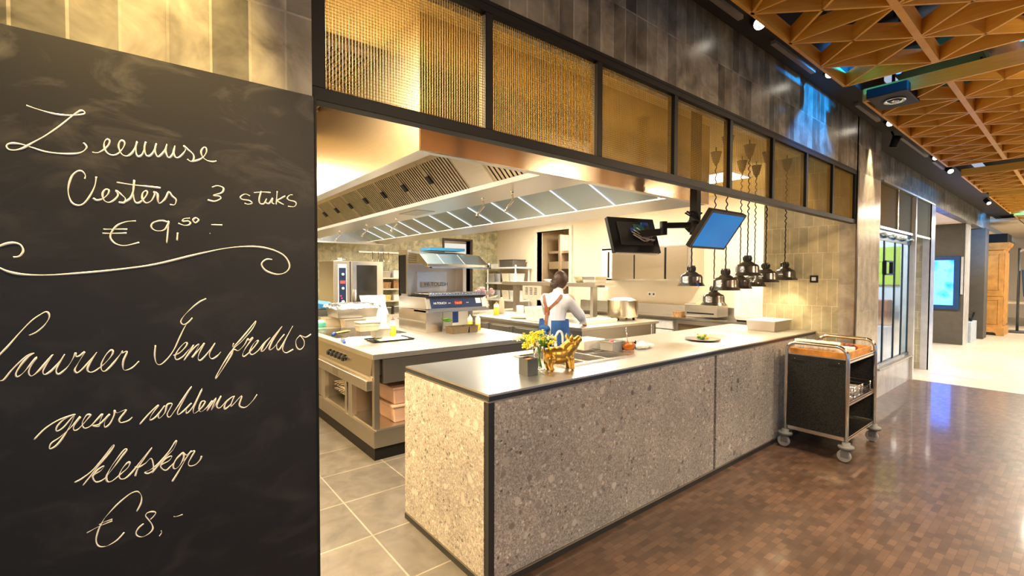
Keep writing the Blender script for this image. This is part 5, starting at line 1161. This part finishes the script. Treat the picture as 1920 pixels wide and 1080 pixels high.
# room behind the glass
area('glass_room_fill', (8.3, 2.7, 2.6), .8, 150, (.85,.93,1.0), (0,0,0), 1.6)  # unseen light added to brighten the view through the glass doors
struct('ceiling', MB().box(7.37,1.81,2.72,9.25,4.2,2.75), CREAM)
struct('wall_far', MB().box(7.37,4.2,0,10.2,4.3,2.75), pm('olive_room_wall', (.30,.30,.10), .7))
struct('wall_far', MB().box(9.30,1.83,0,9.36,4.2,2.7), pm('pale_blue_room_wall', (.45,.52,.60), .6))
single('green_board', MB().box(9.27,1.84,1.42,9.30,3.2,2.02), pm('lime_green_board', (.30,.42,.03), .6), 'lime green board on the end wall behind the glass doors', 'board')
single('wall_shelf', MB().box(9.05,1.95,.80,9.30,3.2,1.18), pm('red_brown_wood', (.28,.09,.05), .5), 'red-brown wall shelf unit above the blue bench behind the glass doors', 'shelf', None, .01)
single('blue_bench', MB().box(8.95,1.93,.0,9.29,3.2,.78), pm('blue_upholstery', (.03,.20,.42), .6), 'blue upholstered bench behind the glass doors', 'bench', None, .02)
# pier after the opening
struct('wall_front', MB().box(10.20,YG+.0,0,10.50,2.3,2.75), TILE_S)
PALE = pm('pale_gloss_trim', (.55,.56,.58), .2)
struct('trim_5', MB().box(10.19,YG-.015,0,10.51,YG,2.75).box(10.19,YG-.015,0,10.205,YG+.09,2.75), PALE)
# screen wall
WG = pm('dark_taupe_wall', (.085,.075,.06), .6)
struct('wall_far', MB().box(14.5,1.76,0,15.0,6.0,2.76), WG)
t = thing('display_screen', 'tall lit information display on the dark taupe wall', 'screen', (14.46,2.15,.85))
build('casing', MB().box(14.44,1.83,.80,14.498,2.56,2.02), pm('navy_casing', (.01,.05,.16), .3), t, .004)
def disp():
    q = NT('lit_display'); q.base((.01,.02,.03)); q.set(Roughness=.2)
    v = q.n('ShaderNodeTexVoronoi'); v.inputs['Scale'].default_value = 3.2; q.l(q.coord(), v.inputs['Vector'])
    nz = q.noise(q.coord(), 5, 3); mx = q.n('ShaderNodeMath', operation='MULTIPLY'); q.l(v.outputs['Distance'], mx.inputs[0]); q.l(nz.outputs[0], mx.inputs[1])
    q.l(q.ramp(mx.outputs[0], [(.02,(.002,.05,.5)),(.10,(.006,.10,.9)),(.16,(.02,.15,1)),(.25,(.06,.22,1))]), q.b.inputs['Emission Color']); q.b.inputs['Emission Strength'].default_value = 7
    return q.m
build('display', MB().box(14.432,1.93,.90,14.44,2.50,1.93), disp(), t)
PICG0 = emit('picture_glow', (.01,.14,.32), 1.2)
m = MB()
for (y0,y1,z0,z1) in ((1.95,2.18,1.30,1.46),(2.22,2.42,1.28,1.42),(1.96,2.2,.94,1.05),(2.28,2.4,1.55,1.75)): m.box(14.429,y0,z0,14.432,y1,z1)
single('leaflet_holder', MB().box(14.46,1.775,1.15,14.495,1.815,2.0), pm('pale_grey_leaflet', (.45,.47,.5), .5), 'pale narrow leaflet holder at the right of the display', 'leaflet holder')
struct('trim_6', MB().box(14.49,1.745,0,15.1,1.76,2.76), PALE)
t = thing('planter', 'pale low planter with dark grassy plant beyond the display wall', 'plant', (15.5,1.9,0)); build('box', MB().box(15.15,1.70,0,16.0,2.15,.48), pm('pale_blue_planter', (.50,.58,.70), .4), t, .01)
m = MB(); rnd = random.Random(31)
for k in range(60):
    x=15.5+rnd.uniform(0,.35); y=1.75+rnd.uniform(0,.35); a=rnd.uniform(0,2*PI); l=rnd.uniform(.25,.45); d=Vector((math.cos(a)*.5,math.sin(a)*.5,1)).normalized(); w=Vector((math.sin(a),-math.cos(a),0))*.022
    p0=Vector((x,y,.46)); p1=p0+d*l*.6; p2=p1+Vector((math.cos(a)*.2,math.sin(a)*.2,.02)); m.add([p0-w*.6,p0+w*.6,p1+w,p1-w,p2],[(0,1,2,3),(3,2,4)])
build('leaves', m, pm('dark_leaf', (.03,.05,.045), .4, var=.5, scale=20), t)
struct('wall_far', MB().box(16.3,1.62,0,16.9,2.6,2.76), WG)
# armoire
t = thing('wooden_armoire', 'tall honey-coloured wooden armoire with moulded cornice in the hall', 'armoire', (18.1,1.6,0))
AW = pm('honey_wood', (.58,.29,.07), .42, var=.25, scale=5)
build('body', MB().box(17.62,1.40,.18,18.6,2.1,2.28), AW, t, .01); build('plinth', MB().prism([(1.36,0),(1.50,0),(1.53,.07),(1.62,.10),(1.90,.10),(1.97,.07),(2.0,0),(2.14,0),(2.14,.22),(1.36,.22)], 'x', 17.58, 18.64), AW, t, .01)
build('cornice', MB().prism([(1.39,2.26),(1.37,2.32),(1.33,2.36),(1.30,2.45),(2.2,2.45),(2.2,2.26)], 'x', 17.54, 18.68), AW, t, .01)
m = MB()
for (z0,z1) in ((.30,.95),(1.20,2.15)):
    m.box(17.60,1.47,z0,17.62,1.49,z1).box(17.60,2.01,z0,17.62,2.03,z1).box(17.60,1.47,z0,17.62,2.03,z0+.02).box(17.60,1.47,z1-.02,17.62,2.03,z1)
m.box(17.595,1.39,1.04,17.62,2.1,1.10)
build('side_panel_moulding', m, AW, t, .004)
for x in (17.66,18.14): build('door', MB().box(x,1.375,.28,x+.44,1.40,2.2), AW, t, .01)
single('black_crate', MB().box(17.58,1.34,2.452,18.5,2.1,2.68), BLACK, 'black crate lying on top of the wooden armoire', 'crate', None, .01)
t = thing('coat_stand', 'coat stand with a dark blue bag beside the armoire', 'coat stand', (19.0,1.22,0)); build('pole', MB().cyl((19.0,1.22,.0),(19.0,1.22,2.35),.03,10), GREY_D, t); build('foot', MB().cyl((19.0,1.22,0),(19.0,1.22,.05),.25,18), GREY_D, t); build('arm', MB().bar((19.0,1.22,2.25),(19.0,.9,2.45),.05,.05), pm('pale_arm', (.6,.6,.62), .4), t)
single('hanging_bag', MB().frustum(19.0,1.02,1.0,1.75,.10,.10,.07,.15), pm('navy_bag', (.03,.07,.16), .6), 'dark blue bag hanging from the coat stand', 'bag', None, .02)
t = thing('hall_table', 'pale table with dark chairs beyond the armoire at the picture edge', 'table', (22,.9,0)); build('top', MB().box(21,.2,.72,23,1.9,.77), pm('pale_table_top', (.6,.5,.36), .5), t)
for (x,y) in ((21.1,.3),(22.9,.3),(21.1,1.8),(22.9,1.8)): build('leg', MB().box(x-.03,y-.03,0,x+.03,y+.03,.72), BLACK, t)
for k in range(3):
    t = thing('dining_chair', 'dark chair at the hall table, %s from the left' % ['first','second','third'][k], 'chair', (21.2+.5*k,-.05,0), 'dark chairs at the hall table'); x, y = 21.2+.6*k, -.05
    build('seat', MB().box(x-.2,y-.2,.42,x+.2,y+.2,.47), DARK, t, .02); build('backrest', MB().box(x-.2,y-.22,.5,x+.2,y-.18,.9), DARK, t, .015)
    for (a,b) in ((-.17,-.17),(.17,-.17),(-.17,.17),(.17,.17)): build('leg', MB().box(x+a-.018,y+b-.018,0,x+a+.018,y+b+.018,.42), BLACK, t)

# made-up lamp bodies for the fill lights added across the passage, out of view
for x, lab in ((1.5,'added fill lamp across the passage from the chalkboard'),(4.5,'added fill lamp across the passage from the trolley'),(8.0,'added fill lamp across the passage from the glass doors'),(12.5,'added fill lamp opposite the display wall'),(17.0,'added fill lamp opposite the armoire')):
    t = thing('fill_lamp_stand', lab, 'floor lamp', (x,-1.8,0), 'fill lamps added across the passage')
    build('base', MB().lathe([(0,0),(.18,0),(.18,.02),(.02,.035),(0,.035)], (x,-1.8,0), 24), BLACK, t); build('pole', MB().cyl((x,-1.8,.03),(x,-1.8,1.80),.014,10), BLACK, t)
    build('bowl', MB().lathe([(0,1.78),(.12,1.79),(.26,1.84),(.32,1.90),(.31,1.90),(.25,1.85),(0,1.80)], (x,-1.8,0), 28), BLACK, t)
